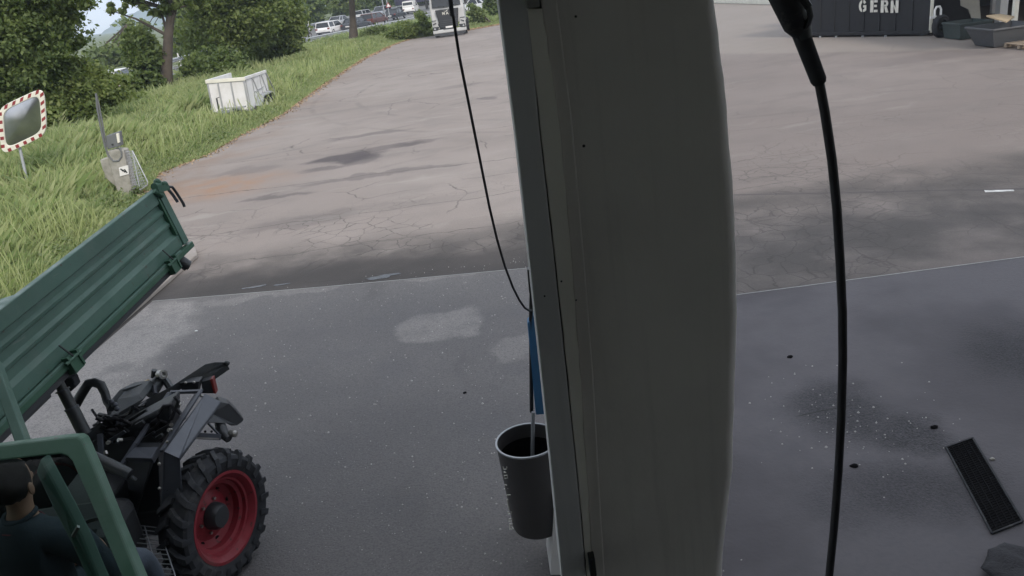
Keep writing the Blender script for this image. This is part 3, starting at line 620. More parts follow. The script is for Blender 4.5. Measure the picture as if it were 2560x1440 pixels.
# dry seed stalks standing above the grass
nq = 15000; qy = 9+rg.rand(nq)**1.3*52; qr = inpoly_x(qy); qx = qr-.6-rg.rand(nq)*9; kk = vnoise(qx, qy, 2.2, 9) > .42; qx, qy = qx[kk], qy[kk]; nq = len(qx)
qh = rg.uniform(.45, .95, nq)*np.where((qx > -11.9) & (qx < -8.3) & (qy > 28.6) & (qy < 36), .4, 1.); ql = rg.randn(nq, 2)*.16; qw = (.003+.00022*qy); qa = rg.uniform(0, 6.28, nq); cx1 = np.cos(qa)*qw; cy1 = np.sin(qa)*qw
V = np.stack([np.stack([qx-cx1, qy-cy1, qh*0], 1), np.stack([qx+cx1, qy+cy1, qh*0], 1), np.stack([qx+ql[:, 0]+cx1*2.2, qy+ql[:, 1]+cy1*2.2, qh*.9], 1), np.stack([qx+ql[:, 0]*1.1, qy+ql[:, 1]*1.1, qh], 1)], 1).reshape(-1, 3)
tag(npmesh('dry_stalks', V, np.arange(len(V)).reshape(-1, 4), 'straw'), 'pale dry seed stalks standing in the meadow grass', kind='stuff')
# broad leaved weeds near the verge foreground
nw = 26000; wy = 9+rg.rand(nw)**1.4*22; wxr = inpoly_x(wy); wx = wxr-.1-rg.rand(nw)**1.2*8
pt = (np.sin(wx*2.1+3)*np.sin(wy*1.7)+rg.randn(nw)*.5) > .35; wy = wy[pt]; wx = wx[pt]; nw = len(wy)
pc = np.stack([wx, wy, rg.uniform(.03, .30, nw)], 1); nr = rg.randn(nw, 3)*.6+np.array([0, 0, 1]); nr /= np.linalg.norm(nr, axis=1)[:, None]; a = np.cross(nr, rg.randn(nw, 3)); a /= np.linalg.norm(a, axis=1)[:, None]; b = np.cross(nr, a); s_ = rg.uniform(.03, .065, nw)[:, None]
V = np.stack([pc-a*s_, pc+b*s_*.6, pc+a*s_, pc-b*s_*.6], 1).reshape(-1, 3)
ok = (pc[:, 0] < -6.3) | (pc[:, 1] > 13.3)
tag(npmesh('weeds', V, np.arange(len(V)).reshape(-1, 4)[ok], 'leaf_light'), 'broad leaved weeds in the meadow grass', kind='stuff')
# dry leaves along the edge of the yard
nl = 5200; ly = rg.uniform(13, 66, nl); lx = inpoly_x(ly)+rg.randn(nl)*.16+.05
l2 = 2500; t_ = rg.rand(l2); lx2 = -2.5+t_*7; ly2 = 66.3+t_*5.2-rg.rand(l2)**2*1.3; lx = np.concatenate([lx, lx2]); ly = np.concatenate([ly, ly2]); nl = len(lx)
pc = np.stack([lx, ly, rg.uniform(.01, .035, nl)], 1); nr = rg.randn(nl, 3)*.35+np.array([0, 0, 1]); nr /= np.linalg.norm(nr, axis=1)[:, None]; a = np.cross(nr, rg.randn(nl, 3)); a /= np.linalg.norm(a, axis=1)[:, None]; b = np.cross(nr, a); s_ = (rg.uniform(.02, .045, nl)*(1+np.clip(ly-20, 0, 60)/40))[:, None]
V = np.stack([pc-a*s_, pc+b*s_*.6, pc+a*s_, pc-b*s_*.6], 1).reshape(-1, 3)
tag(npmesh('leaf_litter', V, np.arange(len(V)).reshape(-1, 4), 'litter'), 'dry brown leaves along the edge of the yard', kind='stuff')
# grit chips on the apron
ngt = 1500; gx_ = rg.uniform(-5, 1.2, ngt); gy_ = rg.uniform(3, 10.5, ngt); gx_[:120] = rg.randn(120)*.35+2.55; gy_[:120] = rg.randn(120)*.4+5.4; gx_[350:420] = rg.uniform(-4, 1, 70); gy_[350:420] = rg.uniform(3.5, 8, 70)
V = []; F = []
for i in range(ngt):
    s_ = abs(random.gauss(0, .0035))+.0025; c = (gx_[i], gy_[i], .006+s_*.5); o_ = len(V); a = random.uniform(0, 3)
    for (p, q, r_) in ((-1, -.7, -.5), (1, -.6, -.5), (.8, .7, -.5), (-.7, .9, -.5), (-.1, .1, .9)): V.append((c[0]+s_*(p*math.cos(a)-q*math.sin(a)), c[1]+s_*(p*math.sin(a)+q*math.cos(a)), c[2]+s_*r_))
    F += [(o_, o_+1, o_+4), (o_+1, o_+2, o_+4), (o_+2, o_+3, o_+4), (o_+3, o_, o_+4)]
tag(npmesh('grit', np.array(V), np.array(F), paint('grit_stone', (.34, .33, .31), .8)), 'small pale stone chips on the tarmac', kind='stuff')

# ---- the air: haze over the whole place, sky outside
hb = MB(); hb.box((0, 1400, 160), (5600, 3800, 322)); hz0 = hb.build('haze', 'glassd'); tag(hz0, kind='stuff')
hm = bpy.data.materials.new('haze_air'); hm.use_nodes = True; hm.node_tree.nodes.clear()
ho_ = hm.node_tree.nodes.new('ShaderNodeOutputMaterial'); hv_ = hm.node_tree.nodes.new('ShaderNodeVolumePrincipled')
hv_.inputs['Density'].default_value = HAZE; hv_.inputs['Color'].default_value = (.72, .83, 1., 1); hv_.inputs['Anisotropy'].default_value = .2
hm.node_tree.links.new(hv_.outputs[0], ho_.inputs['Volume']); hz0.data.materials.clear(); hz0.data.materials.append(hm)

# ================================================================= station: canopy, wall, pillar
t = MB(); t.box((0, -4.0, 5.45), (26, 13.0, 2.1)); tag(t.build('canopy', 'roofm'), 'flat station roof above and behind the camera', 'canopy')
t = MB(); t.box((0, -6.5, 2.2), (26, .3, 4.4)); tag(t.build('station_wall', 'wallm'), 'rendered rear wall of the station below the roof', 'wall')

pil = thing('pillar', 'wide painted steel pillar standing in the middle of the view, between the two bays', 'pillar', (.35, 1.6, 0))
def colprism(name, L, Rr, Y0, dep, mat, bevel=.0, bulge=None):
    """upright piece whose outline at depth Y0 runs through the listed points (top to bottom)"""
    b = MB(); pts = [Vector(p) for p in L]+[Vector(p) for p in reversed(Rr)]; b.prism(pts, (0, dep, 0))
    return b.build(name, mat, pil, world=True, bevel=bevel)
YP = 1.6
def line(pxs, Y, zt=4.40, zb=0.0):
    pts = [D(x_, y_, Y) for x_, y_ in pxs]; a, b = pts[0], pts[1]; c, d = pts[-2], pts[-1]
    top = a+(a-b)*((zt-a.z)/(a.z-b.z)); bot = d+(d-c)*((zb-d.z)/(d.z-c.z)); bot.x = d.x+(bot.x-d.x)*.3; top.x = a.x+(top.x-a.x)*.5
    return [top]+pts+[bot]
Lm = line([(1362, 0), (1415, 430), (1462, 900), (1500, 1440)], YP); Rm = line([(1752, 0), (1776, 200), (1800, 430), (1813, 700), (1814, 900), (1804, 1200), (1785, 1440)], YP)
rounded = MB()
# main face with a rounded right edge: rows of points across the section, one row per height
rows = []
for (a, b_) in zip([(1362, 0), (1390, 230), (1415, 430), (1443, 700), (1462, 900), (1483, 1200), (1500, 1440)], [(1775, 0), (1803, 215), (1822, 430), (1835, 700), (1836, 900), (1824, 1200), (1800, 1440)]):
    A = D(a[0], a[1], YP); Bq = D(b_[0], b_[1]*1.0, YP+.05); rows.append((A, Bq))
def ext(rows, z, top):
    (A, Bq), (A2, B2) = (rows[0], rows[1]) if top else (rows[-1], rows[-2])
    f_ = (z-A.z)/(A.z-A2.z); return (Vector((A.x+(A.x-A2.x)*f_*.4, A.y, z)), Vector((Bq.x+(Bq.x-B2.x)*f_*.4*(1 if top else .2), Bq.y, z)))
rows = [ext(rows, 4.4, True)]+rows+[ext(rows, 0., False)]
fine = []
for i in range(len(rows)-1):
    for k in range(6):
        t_ = k/6; fine.append((rows[i][0].lerp(rows[i+1][0], t_), rows[i][1].lerp(rows[i+1][1], t_)))
fine.append(rows[-1])
vs_ = []; fs = []; rr = random.Random(9); wob = 0
for (A, Bq) in fine:
    wob = wob*.6+rr.uniform(-.0016, .0016); X1 = Bq.x+wob; rad = .035
    sec = [(A.x, A.y), ((A.x+X1)/2, A.y), (X1-rad*1.4, A.y+.001)]
    for k in range(1, 8):
        an = k/7*math.pi*.5; sec.append((X1-rad+rad*math.sin(an), A.y+rad-rad*math.cos(an)))
    sec += [(X1-.01, A.y+.22), (X1-.03, A.y+.30), (A.x+.015, A.y+.30), (A.x+.005, A.y+.22)]
    zc = (A.z+Bq.z)/2
    vs_ += [(x_, y_, zc) for x_, y_ in sec]
ns = len(sec)
for i in range(len(fine)-1):
    for k in range(ns): fs.append((i*ns+k, i*ns+(k+1) % ns, (i+1)*ns+(k+1) % ns, (i+1)*ns+k))
fs += [tuple(range(ns)), tuple(range((len(fine)-1)*ns, len(fine)*ns))]
rounded.add(vs_, fs); rounded.build('casing', 'pill', pil, smooth=True, world=True)
# left flange and pale strip, a little nearer than the casing
Lf = line([(1245, 0), (1290, 350), (1322, 640), (1355, 950), (1385, 1240), (1404, 1440)], YP-.02); Rf = line([(1318, 0), (1352, 350), (1385, 640), (1418, 950), (1448, 1240), (1466, 1440)], YP-.02)
colprism('flange', Lf, Rf, YP, .10, 'pill_l', .004)
Ls = line([(1319, 22), (1355, 350), (1388, 640), (1421, 950), (1450, 1240), (1468, 1440)], YP-.0185); Rs = line([(1355, 22), (1397, 300), (1428, 640), (1451, 950), (1470, 1240), (1482, 1440)], YP-.0185)
Ls = Ls[1:]; Rs = Rs[1:]
# the strip has a chipped right edge and ends below a dark slot
def chip(P_, amp):
    out = []
    for a, b_ in zip(P_[:-1], P_[1:]):
        for k in range(8): q = a.lerp(b_, k/8); out.append(Vector((q.x+rr.uniform(-amp, amp), q.y, q.z)))
    return out+[P_[-1]]
colprism('pale_strip', chip(Ls, .0006), chip(Rs, .0012), YP, .06, 'pill_s')
Lg = line([(1310, 0), (1345, 350), (1378, 640), (1410, 950), (1440, 1240), (1458, 1440)], YP+.004); Rg = line([(1372, 0), (1400, 230), (1455, 700), (1475, 900), (1495, 1200), (1512, 1440)], YP+.004)
colprism('recess', Lg, Rg, YP, .05, 'sealm')
# beige inner return between strip and casing
Lh = line([(1352, 0), (1396, 300), (1427, 640), (1450, 950), (1470, 1240), (1482, 1440)], YP-.006); Rh = line([(1392, 0), (1430, 300), (1460, 640), (1484, 950), (1500, 1240), (1512, 1440)], YP-.006)
colprism('inner_trim', Lh, Rh, YP, .05, 'pill', .003)
b = MB(); p = D(1330, 8, YP-.03); b.box((p.x, p.y, p.z+.02), (.024, .03, .055)); b.build('slot_block', 'sealm', pil, world=True, bevel=.003)
b = MB(); p = D(1480, 1410, YP-.03); b.box((p.x, p.y, p.z), (.016, .03, .055)); b.build('latch', 'blackmetal', pil, world=True, bevel=.003)
b = MB()
for (px, py) in [(1362, 742), (1404, 705), (1441, 752)]:
    p = D(px, py, YP-.025); b.ball((p.x, p.y+.004, p.z), .0022, 8, 6)
b.build('rivet', 'blackmetal', pil, world=True)
b = MB(); p = [D(x_, y_, YP+.1) for x_, y_ in [(1826, 418), (1822, 430), (1821, 440), (1825, 446)]]; b.tube(p, .0012, 5); b.build('wire_loop', 'sealm', pil, world=True)

# ================================================================= right-hand filler hose hanging in front
hz_ = thing('filler_hose', 'thick black hose hanging from its swivel right of the pillar', 'hose', tuple(D(2075, 1440, 1.9)))
YH = 1.9
b = MB(); pts = [(2046, 195), (2062, 280), (2080, 400), (2092, 520), (2100, 650), (2106, 780), (2107, 900), (2103, 1050), (2096, 1180), (2085, 1320), (2073, 1440), (2060, 1560)]
b.tube([D(x_, y_, YH) for x_, y_ in pts], .0115, 14); b.build('hose', 'hosem', hz_, smooth=True, world=True)
b = MB(); b.tube([D(2000, 78, YH), D(2010, 105, YH), D(2046, 200, YH), D(2049, 209, YH)], [.0205, .0200, .0185, .015], 14); b.build('hose_sleeve', 'rubber', hz_, smooth=True, world=True)
b = MB(); b.tube([D(1968, -40, YH), D(1985, 20, YH), D(2000, 62, YH), D(2008, 96, YH)], [.027, .027, .025, .021], 12); b.build('swivel_joint', 'blackmetal', hz_, smooth=True, world=True)
b = MB(); b.tube([D(1930, -60, YH), D(1962, 10, YH-.02), D(1985, 62, YH-.02), D(1996, 88, YH)], [.03, .028, .025, .012], 10); b.build('valve_body', 'rubber', hz_, smooth=True, world=True)
b = MB(); b.tube([D(2022, 18, YH-.04), D(2026, 40, YH-.04), D(2020, 58, YH-.03), D(2012, 70, YH-.02)], .007, 8); b.tube([D(1990, -30, YH-.04), D(2010, 0, YH-.04), D(2022, 18, YH-.04)], .009, 8); b.build('lever', 'blackmetal', hz_, smooth=True, world=True)
b = MB(); b.beam(D(1962, -120, YH), D(1962, -40, YH), .06, .06); b.build('hanger', 'blackmetal', hz_, world=True)

# ================================================================= pump cabinet behind the pillar, thin hose, bin
pumpo = thing('fuel_pump', 'white and blue fuel pump cabinet almost hidden behind the pillar', 'pump', (.25, 4.5, 0))
cab0 = D(1330, 720, 4.45).x
ct_ = D(1335, 700, 4.42); cl_ = ct_.x; b = MB(); b.box((cl_+.29, 4.62, ct_.z/2), (.56, .42, ct_.z)); b.build('cabinet', 'white', pumpo, world=True, bevel=.02)
b = MB()
p1, p2, p3, p4 = D(1319, 808, 4.35), D(1341, 782, 4.35), D(1400, 1038, 4.33), D(1340, 1038, 4.33)
b.prism([p1, p2, Vector((p2.x+.4, p2.y, p2.z)), Vector((p3.x+.3, p3.y, p3.z)), p4], (0, .07, 0)); b.build('blue_panel', 'bluep', pumpo, world=True, bevel=.006)
b = MB(); b.prism([D(1388, 1235, 4.08), D(1376, 1438, 4.06), D(1450, 1438, 4.06), D(1440, 1235, 4.08)], (0, .3, 0)); b.build('lower_panel', 'white', pumpo, world=True, bevel=.005)
b = MB(); b.beam(D(1325, 670, 4.3), D(1330, 730, 4.3), .035, .05); b.build('hose_bracket', 'blackmetal', pumpo, world=True, bevel=.004)
b = MB(); b.tube([D(1329, 720, 4.36), D(1327, 800, 4.36), D(1329, 1030, 4.36)], .012, 8); b.build('rubber_edge', 'hosem', pumpo, world=True, smooth=True)
b = MB(); b.tube([D(1333, 1030, 4.33), D(1331, 1145, 4.33)], .012, 8); b.build('steel_tube', 'galv', pumpo, world=True, smooth=True)
th = thing('pump_hose', 'thin black hose running from the top of the frame down to the pump', 'hose', tuple(D(1322, 777, 4.25)))
pts = [(1123, -60), (1126, 0), (1136, 60), (1148, 140), (1168, 240), (1188, 340), (1206, 430), (1224, 520), (1243, 600), (1262, 665), (1282, 718), (1298, 750), (1312, 770), (1324, 777), (1340, 776)]
b = MB(); b.tube([D(x_, y_, 3.2+1.05*i/14) for i, (x_, y_) in enumerate(pts)], .0062, 8); b.build('hose', 'hosem', th, smooth=True, world=True)
b = MB(); b.tube([D(x_, y_, 3.2) for x_, y_ in [(1122, -100), (1123, -60), (1126, 0), (1130, 34), (1131, 40)]], .0085, 8); b.build('upper_sleeve', 'rubber', th, smooth=True, world=True)

bc = D(1318, 1101, 4.25); RB = .194
bn = thing('waste_bin', 'tall dark grey cylindrical bin with worn white lettering below the pump', 'bin', (bc.x, bc.y, bc.z-.62))
ax = Vector((0, 0, 1))
b = MB(); b.lathe([(0, -.62), (RB*.84, -.62), (RB*.865, -.605), (RB, 0), (RB*.955, 0), (RB*.83, -.59), (0, -.59)], bc, ax, 48); b.build('body', 'binm', bn, smooth=True, world=True)
b = MB(); b.lathe([(RB+.004, -.005), (RB+.004, .005), (RB-.007, .005), (RB-.007, -.005)], bc, ax, 48, closed=True); b.build('rim', 'galv', bn, smooth=True, world=True)
b = MB(); b.lathe([(RB*.953, -.012), (RB*.827, -.588), (0, -.588)], bc, ax, 48); b.build('liner', 'binin', bn, smooth=True, world=True)
b = MB(); b.beam((bc.x+.1, bc.y+.19, bc.z-.5), (bc.x+.35, bc.y+.19, bc.z-.5), .04, .04); b.build('bracket', 'blackmetal', bn, world=True)
# worn stencilled marks, reading down the side
marks = MB()
def onbin(px, py):
    d = ray(px, py); o_ = CP; lo, hi = 3.0, 5.6
    for i in range(400):     # march to the tapered wall
        s_ = lo+(hi-lo)*i/400; q = o_+d*s_; rr_ = RB+(bc.z-q.z)*(-RB*.135/.605)
        if (q.x-bc.x)**2+(q.y-bc.y)**2 < (rr_+.0025)**2: return q
    return q
def stroke(pts, wd=.004):
    marks.tube([onbin(*p) for p in pts], wd, 4)
for (x_, y_, s_) in [(1263, 1170, 'c'), (1262, 1180, 'i'), (1265, 1192, 'o'), (1264, 1212, 'i'), (1266, 1222, 'l'), (1272, 1238, 'l'), (1273, 1262, 'e'), (1275, 1282, 'c'), (1277, 1300, 'o'), (1279, 1316, 'b')]:
    if s_ == 'l': stroke([(x_-5, y_), (x_+4, y_-1)])
    elif s_ == 'i': stroke([(x_-2, y_), (x_+3, y_+1)])
    elif s_ == 'c': stroke([(x_-5, y_-4), (x_-3, y_+3), (x_+3, y_+3), (x_+4, y_-3)])
    elif s_ == 'o': stroke([(x_-4, y_-3), (x_-4, y_+4), (x_+4, y_+3), (x_+4, y_-4), (x_-4, y_-3)])
    elif s_ == 'e': stroke([(x_-4, y_-14), (x_+1, y_+12)], .006)
    else: stroke([(x_-5, y_-6), (x_+3, y_-7), (x_, y_), (x_+5, y_+6), (x_-4, y_+7), (x_-5, y_-6)])
marks.build('lettering', 'lett', bn, world=True)

# ================================================================= floor drain, rock, scraps at lower right
dr = thing('floor_drain', 'long dark slotted drain grate set in the concrete at the lower right', 'drain grate', (3.32, 4.9, .006))
q4 = [G(2365, 1120, .01), G(2440, 1100, .01), G(2556, 1305, .01), G(2490, 1340, .01)]
A = q4[0]; e1 = (q4[1]-q4[0]+q4[2]-q4[3])/2; e2 = (q4[3]-q4[0]+q4[2]-q4[1])/2
b = MB(); c0 = A; b.prism([c0+Vector((0, 0, -.002)), c0+e1+Vector((0, 0, -.002)), c0+e1+e2+Vector((0, 0, -.002)), c0+e2+Vector((0, 0, -.002))], (0, 0, .003)); b.build('channel', 'binin', dr, world=True)
b = MB()
for (p, q) in ((A, A+e1), (A, A+e2), (A+e1, A+e1+e2), (A+e2, A+e1+e2)): b.beam(p+Vector((0, 0, .006)), q+Vector((0, 0, .006)), .012, .012)
b.build('frame', 'rubber', dr, world=True)
b = MB()
for i in range(1, 40):
    p = A+e2*(i/40); b.beam(p+Vector((0, 0, .002)), p+e1+Vector((0, 0, .002)), .006, .006)
for i in range(1, 5):
    p = A+e1*(i/5); b.beam(p+Vector((0, 0, .004)), p+e2+Vector((0, 0, .004)), .008, .006)
b.build('grating', 'binin', dr, world=True)
def lump(name, label, cat, c, sc, seed, mat, amp=.25, sub=3):
    bm = bmesh.new(); bmesh.ops.create_icosphere(bm, subdivisions=sub, radius=1); r_ = random.Random(seed); from mathutils import noise as mn
    for v in bm.verts:
        q = v.co*1.3+Vector((seed, 0, 0)); v.co *= 1+amp*mn.noise(q)+amp*.5*mn.noise(q*2.7); v.co = Vector((v.co.x*sc[0], v.co.y*sc[1], v.co.z*sc[2]))
    me = bpy.data.meshes.new(name); bm.to_mesh(me); bm.free(); me.materials.append(M[mat] if isinstance(mat, str) else mat); me.shade_smooth()
    o = bpy.data.objects.new(name, me); COL.objects.link(o); o.location = c; return tag(o, label, cat)
rk = G(2590, 1430, .05); lump('stone_block', 'dark rough stone lying at the lower right corner below the drain', 'stone', (rk.x+.10, rk.y-.12, .0), (.32, .36, .14), 3, paint('dark_stone', (.026, .026, .03), .9, 0, .8, 6, (.015, .015, .018), .8), .55, 4)
for i, (px, py, s_, lb) in enumerate([(2336, 1068, .022, 'small dark clod near the upper end of the drain'), (1975, 892, .02, 'small dark clod left of the thick hose'), (2135, 1165, .022, 'small dark clod below the gritty patch'), (2481, 1148, .015, 'pale pebble right of the drain'), (491, 828, .015, 'white pebble on the tarmac above the tractor'), (1162, 982, .013, 'dark crumb on the tarmac left of the bin')]):
    p = G(px, py, .01); lump('pebble' if 'pebble' in lb else 'dirt_clod', lb, 'pebble' if 'pebble' in lb else 'dirt', (p.x, p.y, .012), (s_*1.3, s_, s_*.7), 10+i, 'white' if i == 4 else ('concp' if i == 3 else 'binin'), .5, 2)

# ================================================================= lorry
def wheel(parent, c, ax, ro, ri, w_, tyre='rubber', rim='alu', seg=24, name='wheel'):
    b = MB(); b.lathe([(ri, -w_/2), (ro*.93, -w_/2), (ro, -w_*.32), (ro, w_*.32), (ro*.93, w_/2), (ri, w_/2), (ri*.97, 0)], c, ax, seg, closed=True); o = b.build(name, tyre, parent, smooth=True)
    b = MB(); b.lathe([(ri*1.01, w_*.42), (ri*.9, w_*.30), (ri*.45, w_*.22), (ri*.4, w_*.34), (0, w_*.34)], c, ax, seg); b.lathe([(ri*1.01, -w_*.42), (ri*.8, -w_*.1), (0, -w_*.1)], c, ax, seg); b.build('rim', rim, o, smooth=True)
    return o
lo = thing('lorry', 'silver white lorry cab facing the camera, parked at the far edge of the yard', 'lorry', (-1.93, 62.0, 0), R(-2))
b = MB()   # cab shell, front at y=0, tapering slightly to the roof
b.prism([(-1.22, .12, .95), (-1.25, .10, 2.0), (-1.16, .22, 3.1), (-1.05, .5, 3.75), (1.05, .5, 3.75), (1.16, .22, 3.1), (1.25, .10, 2.0), (1.22, .12, .95)], (0, 2.1, 0)); b.build('cab', 'truckw', lo, bevel=.06)
b = MB(); b.prism([(-1.05, .20, 2.12), (-1.0, .30, 3.02), (1.0, .30, 3.02), (1.05, .20, 2.12)], (0, -.13, 0)); b.build('windscreen', 'glassd', lo, bevel=.02)
b = MB(); b.box((0, .12, 3.12), (2.2, .35, .10)); b.build('sun_visor', 'truckw', lo, bevel=.02)
b = MB(); b.box((0, .10, 3.04), (2.1, .06, .035)); b.build('visor_strip', 'black', lo)
b = MB(); b.prism([(-.66, .04, .66), (-.86, .02, 1.95), (.86, .02, 1.95), (.66, .04, .66)], (0, -.05, 0)); gr = b.build('grille', 'black', lo, bevel=.02)
b = MB()
for i in range(4): b.box((0, -.035, .78+.13*i), (1.28+.05*i, .03, .045))
b.build('grille_bar', 'dkgrey', gr)
mt = Matrix.Translation((0, -.045, 1.66)) @ Matrix.Rotation(R(90), 4, 'X')
text_mesh('emblem', 'M A N', .27, 'lett', gr, mt, .006, 1., .006)
b = MB(); b.prism([(-.24, -.04, 1.87), (-.12, -.04, 1.80), (.0, -.04, 1.88), (.14, -.04, 1.90), (.0, -.04, 1.83), (-.10, -.04, 1.76)], (0, -.01, 0)); b.build('badge', 'lett', gr)
for s_ in (-1, 1):
    b = MB(); b.prism([(s_*1.23, .06, .62), (s_*1.23, .06, 1.2), (s_*.9, .0, 1.2), (s_*.70, -.0, .62)], (0, .2, 0)); b.build('corner_panel', 'truckw', lo, bevel=.02)
    b = MB(); b.box((s_*1.06, .0, 1.24), (.36, .06, .05)); b.build('panel_gap', 'black', lo)
    b = MB(); b.prism([(s_*1.2, -.06, .54), (s_*1.2, -.06, .80), (s_*.72, -.07, .80), (s_*.84, -.07, .56)], (0, .07, 0)); q = b.build('headlight_housing', 'black', lo, bevel=.01)
    b = MB(); b.lathe([(0, -.02), (.06, -.02), (.07, .02), (0, .02)], (s_*1.06, -.07, .67), (0, 1, 0), 14); b.build('headlight', 'headl', q)
    b = MB(); b.prism([(s_*1.14, -.03, .94), (s_*1.16, -.03, 1.02), (s_*.92, -.03, 1.10), (s_*.90, -.03, 1.04)], (0, .05, 0)); b.build('air_slot', 'black', lo)
    b = MB(); b.box((s_*1.43, .25, 2.55), (.20, .14, .85)); mr = b.build('mirror', 'black', lo, bevel=.03)
    b = MB(); b.tube([(s_*1.2, .3, 3.1), (s_*1.42, .25, 3.05)], .03, 6); b.tube([(s_*1.2, .3, 2.15), (s_*1.42, .25, 2.2)], .03, 6); b.build('mirror_arm', 'black', mr)
    b = MB(); b.tube([(s_*.15, -.0, 2.1), (s_*.55, .03, 2.2)], .015, 5); b.build('wiper', 'black', lo)
    wheel(lo, (s_*1.06, 1.45, .52), (s_, 0, 0), .52, .30, .32); wheel(lo, (s_*.95, 4.9, .52), (s_, 0, 0), .52, .30, .6)
b = MB(); b.box((0, .06, .44), (2.48, .22, .26)); b.build('bumper', 'truckw', lo, bevel=.05)
b = MB(); b.box((0, .08, .22), (2.3, .16, .16)); b.build('air_dam', 'dkgrey', lo, bevel=.02)
b = MB(); b.box((0, -.035, .60), (.9, .04, .12)); b.build('lower_intake', 'black', lo)
b = MB(); b.box((0, -.05, .70), (.52, .02, .12)); b.build('number_plate', 'white', lo)
b = MB(); b.box((-.4, 3.8, .9), (.12, 4.4, .3)); b.box((.4, 3.8, .9), (.12, 4.4, .3)); b.box((0, 5.2, 1.15), (1.1, 1., .1)); b.build('chassis', 'black', lo)

# ================================================================= white tandem trailer
TW, TL, Z0, Z1 = 1.42, 2.9, .24, 1.44
pf = D(617, 275, 31.6)
tr = thing('box_trailer', 'white open-topped box trailer with tandem wheels parked in the long grass', 'trailer', (pf.x-TW/2+.27, 31.1, -.02), R(3))
tr.rotation_euler = (R(-1.0), R(3.0), R(-1.5))
def plate(c, d, nm, mt_='whitet', bev=.004): b = MB(); b.box(c, d); return b.build(nm, mt_, tr, bevel=bev)
plate((0, 0, (Z0+Z1)/2), (TW, .04, Z1-Z0), 'front_panel'); plate((0, TL, (Z0+Z1)/2-.2), (TW, .04, Z1-Z0-.4), 'tailgate')
for s_ in (-1, 1): plate((s_*(TW/2-.02), TL/2, (Z0+Z1)/2), (.04, TL, Z1-Z0), 'side_panel')
plate((0, TL/2, Z0+.02), (TW-.04, TL, .05), 'floor', 'alu')
b = MB()
for x_ in (-TW/2+.03, -TW/6-.06, TW/6-.05, TW/2-.03): b.box((x_, -.035, (Z0+Z1)/2-.05), (.055, .035, Z1-Z0))
b.box((0, -.04, Z0-.01), (TW+.02, .05, .07)); b.build('front_frame', 'alu', tr, bevel=.004)
b = MB(); b.box((0, -.045, Z1-.06), (TW+.06, .05, .13)); b.build('top_rim', 'cream', tr, bevel=.01)
for s_ in (-1, 1):
    b = MB(); b.box((s_*(TW/2+.015), TL/2, Z1-.05), (.05, TL+.08, .11)); b.build('top_rim', 'whitet', tr, bevel=.01)
    b = MB()
    for y_ in (.05, .85, 1.95, TL-.04): b.box((s_*(TW/2+.012), y_, (Z0+Z1)/2-.05), (.03, .05, Z1-Z0-.1))
    b.beam((s_*(TW/2+.015), .95, Z1-.15), (s_*(TW/2+.015), 1.7, Z0+.1), .04, .03); b.beam((s_*(TW/2+.015), 2.2, Z1-.15), (s_*(TW/2+.015), TL-.1, Z0+.1), .04, .03)
    b.beam((s_*(TW/2+.015), .95, Z0+.55), (s_*(TW/2+.015), 2.2, Z0+.62), .04, .03); b.box((s_*(TW/2), TL/2, Z0-.02), (.05, TL, .08)); b.build('side_frame', 'alu', tr, bevel=.003)
    for y_ in (1.55, 2.2): wheel(tr, (s_*(TW/2+.14), y_, .24), (s_, 0, 0), .30, .20, .17, rim='white')
    b = MB(); b.prism([(s_*(TW/2+.03), 1.0, .5), (s_*(TW/2+.03), 1.15, .64), (s_*(TW/2+.03), 2.6, .64), (s_*(TW/2+.03), 2.75, .5), (s_*(TW/2+.03), 2.7, .42), (s_*(TW/2+.03), 2.5, .58), (s_*(TW/2+.03), 1.25, .58), (s_*(TW/2+.03), .75, .22), (s_*(TW/2+.03), .55, .3)], (s_*.24, 0, 0)); b.build('mudguard', 'galv', tr, bevel=.01)
b = MB(); b.beam((-.5, .3, .33), (0, -1.1, .33), .07, .09); b.beam((.5, .3, .33), (0, -1.1, .33), .07, .09); b.beam((0, -1.0, .36), (0, -1.45, .38), .08, .08); b.build('drawbar', 'galv', tr)
b = MB(); b.tube([(-.12, -1.0, .12), (-.12, -1.0, .85)], .03, 8); b.tube([(-.12, -1.0, .85), (-.0, -1.02, .88)], .012, 6); b.lathe([(0, -.03), (.1, -.03), (.1, .03), (0, .03)], (-.12, -1.0, .10), (1, 0, 0), 14); b.build('jockey_wheel', 'blackmetal', tr)
b = MB(); b.box((.25, -.5, .42), (.9, .22, .05)); b.build('step_board', 'alu', tr)
b = MB(); b.beam((TW/2, TL+.05, Z1-.1), (TW/2+.02, TL+.75, .55), .04, .04); b.beam((TW/2+.02, TL+.75, .55), (TW/2+.02, TL+.7, .12), .04, .04); b.build('ramp_frame', 'alu', tr)

# ================================================================= traffic mirror
YM = 19.5
mi = thing('traffic_mirror', 'convex traffic mirror with red and white striped frame on a grey post in the meadow', 'mirror', tuple(G(80, 507)))
TLc, TRc, BRc, BLc = D(-6, 268, YM-.1), D(110, 218, YM+.1), D(119, 334, YM+.1), D(4, 392, YM-.1)
cen = (TLc+TRc+BRc+BLc)/4; ex = ((TRc-TLc)+(BRc-BLc))/4; ez = ((TLc-BLc)+(TRc-BRc))/4; nrm = ex.cross(ez).normalized()
if nrm.y > 0: nrm = -nrm
def rr_pt(a, q=1., p=5.2):
    ca, sa = math.cos(a), math.sin(a); f_ = (abs(ca)**p+abs(sa)**p)**(-1/p); return cen+ex*(ca*f_*q)+ez*(sa*f_*q)
NS = 96; b = MB(); vs_ = []
for i in range(NS):
    a = 2*math.pi*i/NS
    for (q, dpt) in ((1., -.03), (1., .02), (.985, .035), (.80, .035), (.775, .01)): vs_.append(rr_pt(a, q)+nrm*dpt)
